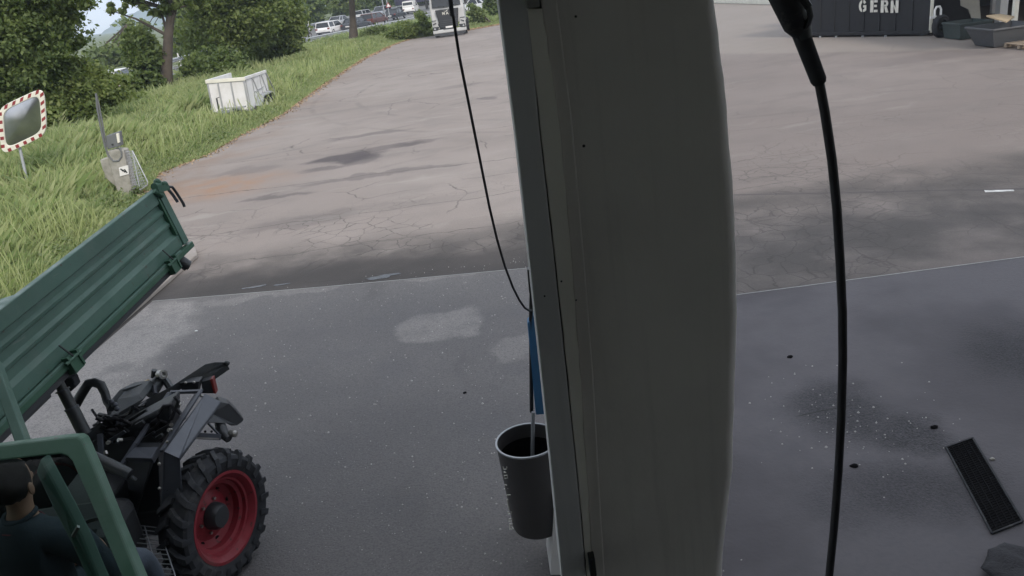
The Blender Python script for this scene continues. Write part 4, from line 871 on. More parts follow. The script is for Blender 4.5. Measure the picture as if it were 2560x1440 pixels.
fs = [(i*5+j, ((i+1) % NS)*5+j, ((i+1) % NS)*5+j+1, i*5+j+1) for i in range(NS) for j in range(4)]
b.add(vs_, fs); b.add([rr_pt(2*math.pi*i/NS, 1.)-nrm*.03 for i in range(NS)], [tuple(range(NS))]); b.build('frame', 'cream', mi, world=True)
b = MB(); vs_ = [cen+nrm*.06]; fs = []
for r_ in range(1, 7):
    for i in range(NS): vs_.append(rr_pt(2*math.pi*i/NS, .79*r_/6)+nrm*(.06-.05*(r_/6)**2))
for i in range(NS): fs.append((0, 1+i, 1+(i+1) % NS))
for r_ in range(5):
    for i in range(NS): fs.append((1+r_*NS+i, 1+r_*NS+(i+1) % NS, 1+(r_+1)*NS+(i+1) % NS, 1+(r_+1)*NS+i))
b.add(vs_, fs); o = b.build('mirror_glass', 'mirror', mi, world=True); o.data.shade_smooth()
rs_ = []
def bar(u0_, u1_, v_, horiz):   # slanted red block on the frame band
    for sgn in (v_,):
        sk = .05
        pts = []
        for (t_, w_) in ((u0_, .82), (u1_, .82), (u1_+sk, .975), (u0_+sk, .975)):
            pts.append(cen+(ex*t_+ez*(w_*sgn) if horiz else ex*(w_*sgn)+ez*t_)+nrm*.037)
        b = MB(); b.prism(pts, -nrm*.004); b.build('red_stripe', 'redp', mi, world=True)
for i in range(5):
    u_ = -.72+i*.335; bar(u_, u_+.14, 1, True); bar(u_, u_+.14, -1, True); bar(u_, u_+.14, 1, False); bar(u_, u_+.14, -1, False)
b = MB(); p0 = G(80, 507); p1 = D(50, 372, YM+.05); top = p1+(p1-p0)*.55; b.tube([p0, p1, top+Vector((0, .06, 0))], .034, 10); b.build('post', 'galv', mi, world=True, smooth=True)
b = MB(); b.beam(cen-nrm*.06+ez*.5, cen-nrm*.06-ez*.5, .5, .04); b.build('clamp', 'galv', mi, world=True)

# ================================================================= concrete pedestal with hose column
YQ = 18.55
pe = thing('service_pedestal', 'pale concrete pedestal with a grey box and looped hose at the edge of the meadow', 'service post', tuple(G(310, 490)))
def Q(x_, y_, dy=0.): return D(x_, y_, YQ+dy)
b = MB(); g0 = G(310, 492); b.prism([Q(264, 380), Q(285, 374), Q(308, 376), Q(329, 470), Q(322, 490), Q(300, 494), Q(290, 470)], (0, .32, 0)); b.build('concrete_block', 'concp', pe, world=True, bevel=.02)
b = MB(); b.prism([Q(249, 400, .1), Q(272, 394, .1), Q(293, 470, .1), Q(262, 445, .1)], (0, .25, 0)); b.build('side_block', 'concp', pe, world=True, bevel=.02)
b = MB(); b.prism([Q(264, 340, .03), Q(295, 330, .03), Q(300, 366, .03), Q(268, 374, .03)], (0, .22, 0)); bx = b.build('meter_box', 'grey', pe, world=True, bevel=.015)
b = MB(); b.prism([Q(290, 334, .0), Q(296, 333, .0), Q(299, 356, .0), Q(294, 358, .0)], (0, .05, 0)); b.build('front_plate', 'cream', pe, world=True)
b = MB(); b.lathe([(0, -.01), (.018, -.01), (.018, .01), (0, .01)], Q(281, 361, .0), (0, 1, 0), 12); b.build('lock', 'black', pe, world=True)
b = MB(); b.tube([Q(240, 234, .0), Q(243, 270), Q(251, 315), Q(262, 365), Q(272, 390), Q(284, 403), Q(297, 402), Q(304, 392), Q(304, 380), Q(298, 370)], .022, 8)
b.tube([Q(240, 234, .04), Q(247, 262, .04), Q(256, 310, .04), Q(263, 350, .04), Q(268, 368, .04)], .022, 8); b.build('hose_loop', 'grey', pe, world=True, smooth=True)
b = MB(); b.prism([Q(297, 419, -.02), Q(320, 413, -.02), Q(322, 435, -.02), Q(300, 441, -.02)], (0, .018, 0)); sg = b.build('sign', 'white', pe, world=True)
b = MB()
for (a1, a2) in [((301, 422), (308, 428)), ((306, 424), (313, 431)), ((311, 423), (315, 429)), ((314, 428), (318, 432))]: b.beam(Q(*a1, -.022), Q(*a2, -.022), .03, .004, side=(0, 1, 0))
b.build('sign_marks', 'blackmetal', pe, world=True)
gm_ = [Q(312, 381, .1), Q(331, 377, .1), Q(369, 455, -.1), Q(368, 463, -.1), Q(350, 475, -.1)]
b = MB(); b.tube([gm_[0], gm_[1], gm_[2], gm_[3], gm_[4]], .014, 6); b.tube([gm_[1], gm_[4]], .014, 6); b.build('guard_frame', 'galv', pe, world=True, smooth=True)
b = MB(); 
for i in range(14):
    t_ = i/13; a_ = gm_[1].lerp(gm_[3], t_); c_ = gm_[0].lerp(Q(330, 472, .0), t_); b.tube([a_, c_], .005, 4, cap=False)
for i in range(1, 8):
    t_ = i/8; a_ = gm_[0].lerp(gm_[1], t_); c_ = Q(330, 472, 0).lerp(gm_[3], t_); b.tube([a_, c_], .005, 4, cap=False)
b.build('guard_mesh', 'galv', pe, world=True)

# ================================================================= log on the meadow, low wall, road sign
lg = thing('log', 'short pale log lying in the grass right of the trailer', 'log', tuple(G(700, 160)))
b = MB(); a_, c_ = D(684, 161, 57), D(716, 156, 57); a_.z = c_.z = .15; b.tube([a_, a_.lerp(c_, .4)+Vector((0, 0, .02)), c_], [.14, .17, .13], 9); b.build('stem', 'rope', lg, world=True, smooth=True)
b = MB(); b.tube([c_+Vector((-.1, 0, .02)), c_+Vector((.22, 0, .0))], [.05, .03], 6); b.build('branch_stub', 'bark', lg, world=True)
t = MB(); t.beam((16.3, 63.0, .3), (17.9, 49.0, .3), .25, .6); tag(t.build('low_wall', 'cream', bevel=.02), 'low cream wall along the far right border of the yard', 'wall')
sg = thing('road_sign', 'small triangular warning sign with red border on two posts by the queue', 'road sign', tuple(G(968, 45)))
ys = D(968, 40, 112); cx_ = D(971, 14, 112)
b = MB(); b.tube([D(950, -30, 112), D(957, 10, 112), D(965, 45, 112)], .06, 6); b.tube([D(962, -30, 112), D(968, 10, 112), D(975, 45, 112)], .06, 6); b.build('post', 'galv', sg, world=True)
def tri(s_, dy): return [cx_+Vector((s_*math.cos(R(90+120*i)), dy, s_*math.sin(R(90+120*i)))) for i in range(3)]
b = MB(); b.prism(tri(.46, -.1), (0, .03, 0)); b.build('red_border', 'redp', sg, world=True)
b = MB(); b.prism(tri(.28, -.12), (0, .02, 0)); b.build('sign_face', 'white', sg, world=True)

mk = MB(); q0, q1 = G(2462, 478, .004), G(2535, 476, .004); dv = (q1-q0).normalized(); pv_ = Vector((-dv.y, dv.x, 0))*.05
mk.add([q0-pv_, q1-pv_*.6, q1+pv_*.8, q0+pv_], [(0, 1, 2, 3)]); tag(mk.build('pale_mark', paint('patchy_white', (.62, .62, .60), .7, 0, .8, 14, (.2, .19, .18))), kind='structure')  # thin pale mark on the asphalt, patchy white
# ================================================================= vehicles of the queue
CARP = {'estate': [(-2.3, .35), (-2.35, .75), (-2.25, 1.0), (2.0, .85), (2.25, .65), (2.3, .35)], }
def car(label, c, c2, loc, rz, kind='estate', cat='car', sc=1., group='cars queuing on the road'):
    t = thing('parked_pickup' if cat == 'pickup' else ('van' if cat == 'van' else 'car'), label, cat, loc, rz, group)
    pm = paint('car_paint_'+c2, c, .28, .15, .25, 2)
    H_, roof, beltz, ln, wd_ = dict(estate=(1.47, (-2.1, .55), .92, 4.7, 1.82), sedan=(1.44, (-1.0, .45), .92, 4.6, 1.8), suv=(1.68, (-2.0, .6), 1.05, 4.5, 1.86), van=(1.95, (-2.15, 1.0), 1.15, 4.6, 1.85), pickup=(1.7, (-.4, .6), 1.0, 4.9, 1.9))[kind]
    h = ln/2; w2 = wd_/2
    b = MB(); b.prism([(-w2, -h+.02, .32), (-w2, -h, .7), (-w2, -h+.08, beltz), (-w2, h-1.25, beltz-.02), (-w2, h-.25, beltz-.18), (-w2, h, .62), (-w2, h-.02, .30)], (wd_, 0, 0)); b.build('body', pm, t, bevel=.09)
    y0, y1 = roof; wr = w2-.2; yb = max(-h+.08, y0-.12 if kind in ('estate', 'suv', 'van') else y0-.75)
    b = MB(); vs_ = [(-w2+.05, yb, beltz-.02), (w2-.05, yb, beltz-.02), (w2-.05, y1+.75, beltz-.04), (-w2+.05, y1+.75, beltz-.04), (-wr, y0, H_-.04), (wr, y0, H_-.04), (wr, y1, H_-.04), (-wr, y1, H_-.04)]
    b.add(vs_, [(0, 1, 2, 3), (4, 5, 6, 7), (0, 1, 5, 4), (1, 2, 6, 5), (2, 3, 7, 6), (3, 0, 4, 7)]); b.build('windows', 'glassd', t, bevel=.03)
    b = MB(); b.box((0, (y0+y1)/2, H_-.02), (wr*2+.06, y1-y0+.08, .07)); b.build('roof', pm, t, bevel=.03)
    b = MB()
    for s_ in (-1, 1):
        for (ya, yc) in ((yb, y0), (y1+.72, y1), ((yb+y1)/2-.1, (y0+y1)/2-.1)): b.beam((s_*(w2-.045), ya, beltz-.02), (s_*(wr+.012), yc, H_-.03), .05, .09 if ya != yb else .16)
    if kind == 'van':
        b.box((0, -h+.12, 1.25), (wd_-.1, .12, .22)); b.box((0, -h+.2, 1.85), (wd_-.35, .2, .14)); b.box((w2-.10, -.9, 1.5), (.06, 2.4, .8)); b.box((-w2+.10, -.9, 1.5), (.06, 2.4, .8))
    b.build('window_pillar', pm, t)
    for s_ in (-1, 1):
        for y_ in (-h+.85, h-.85): wheel(t, (s_*(w2-.09), y_, .32), (s_, 0, 0), .33, .21, .2, seg=14)
        b = MB(); b.box((s_*(w2-.17), -h+.03, .78), (.26, .08, .16)); b.build('tail_light', 'redlens', t, bevel=.01)
        b = MB(); b.box((s_*(w2-.22), h-.06, .66), (.34, .12, .14)); b.build('headlight', 'headl', t, bevel=.01)
        b = MB(); b.box((s_*(w2+.06), y1+.45, 1.0), (.16, .1, .12)); b.build('wing_mirror', pm, t, bevel=.02)
    b = MB(); b.box((0, -h-.005, .62), (.5, .02, .11)); b.build('number_plate', 'white', t)
    b = MB(); b.box((0, -h+.02, .38), (wd_-.12, .12, .16)); b.build('rear_bumper', 'dkgrey', t, bevel=.03); b = MB(); b.box((0, h-.04, .38), (wd_-.12, .12, .16)); b.build('front_bumper', 'dkgrey', t, bevel=.03)
    return t
def g2(px, py): p = G(px, py); return (p.x, p.y, 0)
car('white estate car seen from behind, nearest in the queue left of the bare trunk', (.74, .74, .74), 'white', g2(832, 86), R(-16), 'estate')
car('silver car behind the white estate car, partly hidden by it', (.40, .42, .45), 'silver', g2(852, 66), R(-18), 'sedan')
car('dark grey car passing directly behind the straight tree trunk', (.045, .05, .06), 'charcoal', g2(893, 76), R(-18), 'sedan')
car('dark red brown car with lit rear end, right of the straight trunk', (.10, .04, .035), 'maroon', g2(938, 63), R(-18), 'estate')
car('pale silver estate car in the far lane above the dark red one', (.50, .52, .54), 'pale_silver', g2(912, 48), R(-18), 'estate')
car('silver grey off-road car in the far lane beside the triangular sign', (.33, .36, .40), 'grey', g2(957, 42), R(160), 'suv')
car('black car with two red tail lights right of the triangular sign', (.02, .022, .028), 'black', g2(990, 49), R(-14), 'sedan')
car('white car half hidden in the bushes at the left, beyond the small gap', (.74, .74, .74), 'white_b', (D(300, 230, 49).x-.3, 49.5, 0), R(6), 'estate', group=None)
car('white van seen from behind, above the bush left of the lorry', (.72, .72, .70), 'van_white', g2(1029, 34), R(-6), 'van', cat='van', group=None)
car('white pickup parked beyond the verge at the right side of the lorry', (.66, .67, .70), 'pickup_white', (D(1198, 20, 104).x, 104, 0), R(60), 'pickup', cat='pickup', group=None)
bl = thing('box_lorry', 'dark blue box lorry above the roof of the white van', 'lorry', (D(1050, 10, 145).x, 146, 0), R(-80))
pb = paint('lorry_blue', (.010, .010, .035), .4)
zb_ = D(1040, 7, 145).z; b = MB(); b.box((0, 0, zb_+1.4), (2.5, 8.5, 2.8)); b.build('cargo_box', pb, bl, bevel=.04)
b = MB(); b.box((0, 5.4, 1.8), (2.4, 1.9, 2.4)); b.build('cab', pb, bl, bevel=.15)
b = MB(); b.box((0, 6.33, 2.3), (2.1, .05, .8)); b.build('windscreen', 'glassd', bl)
b = MB(); b.box((0, .5, .95), (1., 9., .25)); b.build('chassis', 'black', bl)
for s_ in (-1, 1):
    for y_ in (-2.8, 5.2): wheel(bl, (s_*1.05, y_, .5), (s_, 0, 0), .5, .3, .3, seg=14)
mb_ = thing('motorcycle', 'dark motorcycle behind the guardrail left of the white estate car', 'motorcycle', g2(766, 97), R(-30))
wheel(mb_, (0, -.7, .31), (1, 0, 0), .31, .2, .12, seg=14); wheel(mb_, (0, .7, .31), (1, 0, 0), .31, .2, .1, seg=14)
b = MB(); b.prism([(-.13, -.9, .85), (-.13, -.2, .72), (-.13, .25, 1.0), (-.13, .55, .95), (-.13, .35, .45), (-.13, -.3, .35)], (.26, 0, 0)); b.build('body', 'black', mb_, bevel=.05)
b = MB(); b.tube([(-.35, .45, 1.1), (0, .55, 1.05), (.35, .45, 1.1)], .02, 6); b.tube([(0, .55, 1.05), (0, .7, .31)], .03, 6); b.build('handlebar', 'blackmetal', mb_)
b = MB(); b.ball((0, .62, .9), .09); b.build('headlight', 'headl', mb_, smooth=True)

# ================================================================= black container with lettering
ca, cb = G(1985, 93.5), G(2322, 90); cu_ = (cb-ca).normalized(); cn_ = Vector((cu_.y, -cu_.x, 0)); 
if cn_.dot(CP-ca) < 0: cn_ = -cn_
CL = (cb-ca).length
co = thing('skip_container', 'long black steel container with white stencilled capital letters on its side', 'container', tuple(ca))
def CPt(s_, z_, o_=0.): return ca+cu_*s_+cn_*o_+Vector((0, 0, z_))
b = MB(); b.prism([CPt(0, .16, -2.3), CPt(CL, .16, -2.3), CPt(CL, .16, 0), CPt(0, .16, 0)], (0, 0, 2.2)); b.build('shell', 'contm', co, world=True)
nr_ = 9
for i in range(nr_+1):
    s_ = CL*i/nr_; b = MB(); b.beam(CPt(s_, .16, .012), CPt(s_, 2.36, .012), .03, .05); b.build('rib', 'contm', co, world=True, bevel=.008)
b = MB(); b.beam(CPt(-.05, .12, .02), CPt(CL+.05, .12, .02), .14, .12); b.build('bottom_rail', 'contm', co, world=True, bevel=.01)
b = MB(); b.beam(CPt(CL+.04, .1, .0), CPt(CL+.06, 2.4, .0), .09, .05); b.build('door_edge', 'cream', co, world=True)
for s_ in (.25, CL-.3):
    b = MB(); b.lathe([(0, -.06), (.09, -.06), (.09, .06), (0, .06)], CPt(s_, .09, -.15), cn_, 14); b.build('roller', 'galv', co, world=True)
b = MB()
for s_ in (.35, .75, 1.3, 2., 3.1, 4.0): b.box(tuple(CPt(s_, .03, .12)), (.06, .05, .05))
b.build('debris_lug', 'galv', co, world=True)
def arc(cx, cy, rx, ry, a0, a1, n_=10): return [(cx+rx*math.cos(R(a0+(a1-a0)*k/n_)), cy+ry*math.sin(R(a0+(a1-a0)*k/n_))) for k in range(n_+1)]
GLY = {'G': [arc(-.03, 0, .47, .5, 97, 263)+arc(-.03, 0, .2, .27, 250, 110), arc(.03, .02, .45, .48, 85, 32)+arc(.03, .02, .18, .25, 32, 78), [(.05, .06), (.46, .06), (.46, -.36), (.28, -.46), (.05, -.5), (.05, -.3), (.22, -.25), (.22, -.12), (.05, -.12)]],
       'E': [[(-.46, .5), (-.06, .5), (-.06, -.5), (-.46, -.5)], [(.02, .5), (.44, .5), (.44, .3), (.02, .3)], [(.02, .11), (.36, .11), (.36, -.08), (.02, -.08)], [(.02, -.3), (.46, -.3), (.46, -.5), (.02, -.5)]],
       'R': [[(-.46, .5), (-.1, .5), (-.1, -.5), (-.46, -.5)], [(-.04, .5), (.18, .5)]+arc(.16, .24, .28, .26, 80, -80)+[(-.04, -.02), (-.04, .14), (.1, .14)]+arc(.1, .24, .08, .1, -80, 80, 6)+[(-.04, .34)], [(-.02, -.06), (.26, -.02), (.5, -.5), (.14, -.5)]],
       'N': [[(-.46, .5), (-.18, .5), (-.12, .25), (-.12, -.5), (-.46, -.5)], [(-.08, .18), (.12, -.1), (.12, .5), (.46, .5), (.46, -.5), (.16, -.5), (-.08, .0)]]}
for ch, px, py in (('G', 2157, 15), ('E', 2185, 15.5), ('R', 2211.5, 16), ('N', 2236.5, 16.5)):
    d = ray(px, py); t_ = (ca+cn_*.055-CP).dot(cn_)/d.dot(cn_); p = CP+d*t_
    b = MB()
    for poly in GLY[ch]: b.prism([p+cu_*(x_*.31)+Vector((0, 0, y_*.40)) for x_, y_ in poly], cn_*.006)
    b.build('letter', 'lett', co, world=True, label='white stencilled letter '+ch)

# ================================================================= storage bay beyond the container
Yh0 = G(2525, 118).y
sh = thing('open_shed', 'open storage bay with white posts at the upper right corner', 'shed', (17, 29, 0))
b = MB(); b.box((19.3, 33.5, 1.6), (9.5, .15, 3.2)); b.build('rear_wall', 'blackmetal', sh, world=True)
b = MB(); b.box((19.6, 26.6, 3.3), (10.0, 14., .15)); b.build('roof', 'roofm', sh, world=True)  # out of view; run far forward so its shade covers the bay
b = MB(); b.box((24, 28.5, 1.6), (.12, 10, 3.2)); b.build('side_wall', 'roofm', sh, world=True)
for (px, py, Y, w_) in [(2537, 40, Yh0+1.6, .12), (2506, 0, 27.5, .26), (2484, 0, 30.5, .14)]:
    p = D(px, py, Y); b = MB(); b.box((p.x, p.y, 1.6), (w_, w_, 3.2)); b.build('post', 'cream' if w_ < .13 else 'white', sh, world=True)
def at(px, py, Y): return D(px, py, Y)
Yt, Yh, Yw = G(2434, 97).y, G(2525, 118).y, G(2353, 92).y
ty = thing('stored_tyre', 'black tyre leaning between the black container and the dark tub', 'tyre', tuple(at(2353, 88, 28)))
b = MB(); c_ = at(2353, 64, Yw-.1); c_.z = .34; b.lathe([(.20, -.09), (.30, -.10), (.35, -.05), (.35, .05), (.30, .10), (.20, .09)], c_, (.35, -1, .1), 24, closed=True); b.build('tyre', 'rubber', ty, world=True, smooth=True)
b = MB(); b.lathe([(.2, .03), (.08, .0), (.08, .05), (0, .05)], c_, (.35, -1, .1), 20); b.build('rim', 'blackmetal', ty, world=True, smooth=True)
wb = thing('white_bracket', 'white arched bracket on the dark machine beside the container edge', 'bracket', tuple(at(2345, 45, 28)))
b = MB(); c_ = at(2345, 24, 26.5); b.tube([c_+Vector((-.10, 0, -.22)), c_+Vector((-.10, 0, .0)), c_+Vector((-.05, 0, .09)), c_+Vector((.05, 0, .09)), c_+Vector((.10, 0, 0)), c_+Vector((.10, 0, -.20))], .035, 8); b.box((c_.x-.14, c_.y, c_.z-.22), (.2, .06, .08)); b.build('bracket_arm', 'white', wb, world=True, smooth=True)
mc = thing('farm_machine', 'dark machine body with levers standing under the roof by the container', 'machine', tuple(at(2370, 80, 29)))
c_ = at(2375, 50, 29); b = MB(); b.box((c_.x, 29.3, .55), (1.3, .9, .7)); b.box((c_.x+.3, 29.2, 1.1), (.6, .7, .6)); b.build('housing', 'blackmetal', mc, world=True, bevel=.05)
b = MB(); b.tube([(c_.x-.3, 28.8, .8), (c_.x-.25, 28.75, 1.3)], .03, 6); b.tube([(c_.x-.1, 28.8, .8), (c_.x, 28.7, 1.4)], .03, 6); b.build('lever', 'galv', mc, world=True)
b = MB(); b.box((c_.x-.35, 28.8, .85), (.3, .1, .25)); b.build('cover', paint('machine_blue', (.05, .07, .12), .5), mc, world=True)
pn = MB(); p_ = [at(2402, -10, Yt+1.6), at(2448, -10, Yt+1.6), at(2452, 46, Yt+1.6), at(2430, 45, Yt+1.6), at(2422, 24, Yt+1.6), at(2403, 14, Yt+1.6)]; pn.prism(p_, (0, .05, 0)); tag(pn.build('beige_panel', paint('beige_sheet', (.30, .29, .25), .6)), 'beige sheet panel standing behind the dark tub', 'panel')
def tub(name, label, cat, mat, px0, px1, pyt, pyb, Y, dep, flare=.12):
    a_, c2_ = at(px0, pyb, Y), at(px1, pyb, Y); zt = at((px0+px1)/2, pyt, Y).z; w_ = (c2_.x-a_.x); cx = (a_.x+c2_.x)/2
    t = thing(name, label, cat, (cx, Y+dep/2, 0)); b = MB(); w2 = w_/2; d2 = dep/2
    def ring(z_, s_): return [(-w2*s_, -d2*s_, z_), (w2*s_, -d2*s_, z_), (w2*s_, d2*s_, z_), (-w2*s_, d2*s_, z_)]
    vs_ = ring(.02, 1-flare)+ring(zt, 1.)+ring(zt, .93)+ring(.06, .9-flare)
    b.add(vs_, [(0, 1, 2, 3)]+[(i, (i+1) % 4, (i+1) % 4+4, i+4) for i in range(4)]+[(i+4, (i+1) % 4+4, (i+1) % 4+8, i+8) for i in range(4)]+[(i+8, (i+1) % 4+8, (i+1) % 4+12, i+12) for i in range(4)]+[(12, 13, 14, 15)])
    b.build('shell', mat, t)
    b = MB()
    for (p, q) in (((-w2, -d2), (w2, -d2)), ((w2, -d2), (w2, d2)), ((w2, d2), (-w2, d2)), ((-w2, d2), (-w2, -d2))): b.beam((p[0], p[1], zt), (q[0], q[1], zt), .06, .05)
    b.build('lip', mat, t, bevel=.01)
    return t
tub('storage_tub', 'dark green grey tub standing left of the grey hopper', 'tub', paint('tub_green', (.035, .05, .05), .5), 2398, 2478, 57, 97, Yt, 1.0)
tub('tipping_hopper', 'large grey hopper with sloping end at the right border', 'hopper', paint('hopper_grey', (.07, .075, .082), .5, 0, .5), 2478, 2600, 68, 118, Yh, 1.3, .3)
bd = MB(); p_ = [at(2466, 42, Yh+.5), at(2500, 38, Yh+1.2), at(2536, 44, Yh+1.1), at(2516, 57, Yh+.1)]; bd.prism(p_, (0, 0, .04)); tag(bd.build('board', 'rope'), 'pale flat board lying across the tubs', 'board')
pl = thing('pallet', 'weathered wooden pallet lying at the right border below the hopper', 'pallet', tuple(at(2535, 135, 21.6)))
p0 = at(2508, 122, 22.3); px_ = (at(2570, 138, 21.3)-p0); px_.z = 0; px_.normalize(); py_ = Vector((-px_.y, px_.x, 0))
if py_.y < 0: py_ = -py_
p0.z = 0
b = MB()
for i in range(6): b.beam(p0+py_*(.07+.17*i)+Vector((0, 0, .13)), p0+py_*(.07+.17*i)+px_*1.2+Vector((0, 0, .13)), .11, .022)
b.build('deck_board', 'wood', pl, world=True)
b = MB()
for i in range(3): b.beam(p0+px_*(.06+.54*i)+Vector((0, 0, .07)), p0+px_*(.06+.54*i)+py_*.95+Vector((0, 0, .07)), .09, .09)
b.build('skid', 'wood', pl, world=True)

# ================================================================= tractor with green tipping bed
tk = thing('implement_tractor', 'green tool carrier tractor with raised tipping bed and red rimmed wheel', 'tractor', (-2.9, 4.2, 0))
A = K(460, 605, 6.3); Nn = K(30, 1012, 4.5); U = (Nn-A).normalized()
rB = ray(390, 468); kB = ((A-CP).dot(U))/(rB.dot(U)); Bt = CP+rB*kB; Vv = Bt-A; BH = Vv.length; Vv.normalize(); NO = Vv.cross(U).normalized()
LB = 2.75
def S(s_, t_, o_=0.): return A+U*s_+Vv*t_+NO*o_
h = BH
prof = [(-.0, -.02), (.0, .03), (.085, .032), (.115, .006), (.17, .006), (.18, .022), (.20, .026), (.222, .006), (.275, .006), (.285, .022), (.305, .026), (.325, .006), (.36, .006), (.372, .030), (h-.004, .034), (h, .028), (h, -.02)]
bd = MB()
def ext_board(o_off, sgn, s0, s1, name, parent, mat='green'):
    b = MB(); n_ = len(prof); vs_ = [A+NO*(o_off+sgn*p[1])+Vv*p[0]+U*s0 for p in prof]+[A+NO*(o_off+sgn*p[1])+Vv*p[0]+U*s1 for p in prof]
    b.add(vs_, [tuple(range(n_)), tuple(range(n_, 2*n_))]+[(i, (i+1) % n_, (i+1) % n_+n_, i+n_) for i in range(n_)])
    return b.build(name, mat, parent, world=True)
bed = MB(); bed.prism([S(0, -.045, -.03), S(.42, -.045, -1.72), S(LB, -.045, -1.72), S(LB, -.045, -.03)], Vv*.04); bedo = bed.build('tipping_bed', 'green', tk, world=True, bevel=.004)
sb = ext_board(0, 1, 0.0, LB, 'side_board', bedo); ext_board(-1.74, -1, .45, LB, 'side_board', bedo)
b = MB(); b.prism([S(-.004, 0, -.02), S(-.004, 0, .045), S(-.004, h+.003, .045), S(-.004, h+.003, -.02)], U*.075); b.build('end_post', 'green', bedo, world=True, bevel=.006)
b = MB(); b.prism([S(.075, .10, .0), S(.075, .10, .038), S(.075, h-.06, .038), S(.075, h-.06, .0)], U*.02); b.build('end_flange', 'green_cab', bedo, world=True)
b = MB(); b.prism([S(LB, 0, .0), S(LB, 0, -1.72), S(LB, h, -1.72), S(LB, h, 0)], -U*.03); b.build('headboard', 'green', bedo, world=True)
b = MB(); b.beam(S(-.02, -.035, .035), S(LB, -.035, .035), .045, .05, side=NO); b.build('edge_rail', 'green_cab', bedo, world=True, bevel=.005)
b = MB(); b.beam(S(.16, -.01, .05), S(LB, -.01, .05), .022, .022, side=NO); b.build('hinge_rod', 'green', bedo, world=True, bevel=.004)
b = MB()
for o_ in (-.25, -.85, -1.45): b.beam(S(.05+.24*abs(o_), -.085, o_), S(LB, -.085, o_), .07, .08, side=NO)
b.build('underframe', 'black', bedo, world=True)
b = MB(); b.beam(S(.35, -.075, .02), S(LB, -.075, .02), .05, .04, side=NO); b.build('shadow_sill', 'black', bedo, world=True)
for k_, s_ in enumerate((.34, 1.62)):
    b = MB(); b.beam(S(s_-.05, -.05, .06), S(s_+.05, -.05, .06), .10, .05, side=NO); b.beam(S(s_-.045, .02, .07), S(s_-.045, -.09, .07), .018, .05, side=NO); b.beam(S(s_+.045, .02, .07), S(s_+.045, -.09, .07), .018, .05, side=NO)
    b.tube([S(s_-.08, -.01, .085), S(s_+.08, -.01, .085)], .012, 8); q = b.build('hinge', 'green_cab', bedo, world=True, bevel=.003)
    b = MB(); b.tube([S(s_-.0, -.0, .09), S(s_+.02, .10, .06)], .006, 6); b.build('locking_pin', 'blackmetal', q, world=True)
b = MB(); b.tube([S(.13, -.09, -.02), S(.12, -.16, .02)], .045, 16); b.tube([S(.12, -.16, .02), S(.118, -.165, .023)], .03, 12); b.build('bracket_tube', 'blackmetal', bedo, world=True, smooth=True)
# top corner latch
b = MB(); b.tube([S(-.03, h+.0, .03), S(.06, h+.02, .03)], .03, 10); b.ball(tuple(S(.0, h+.035, .03)), .028); b.ball(tuple(S(-.03, h+.0, .06)), .024); b.beam(S(.08, h, .05), S(-.04, h-.03, .06), .05, .04, side=NO); b.tube([S(.1, h+.0, .04), S(.06, h-.06, .06)], .02, 8); lt = b.build('corner_latch', 'green_cab', bedo, world=True, smooth=True)
b = MB(); b.tube([S(-.03, h-.02, .06), S(-.085, h-.05, .07), S(-.10, h-.10, .07), S(-.11, h-.20, .075), S(-.105, h-.23, .075)], .011, 8); b.build('latch_handle', 'black', lt, world=True, smooth=True)
b = MB(); b.tube([S(-.04, h-.05, .06), S(-.06, h-.10, .06), S(-.075, h-.17, .06)], .012, 6); b.build('spring', 'strapm', lt, world=True, smooth=True)

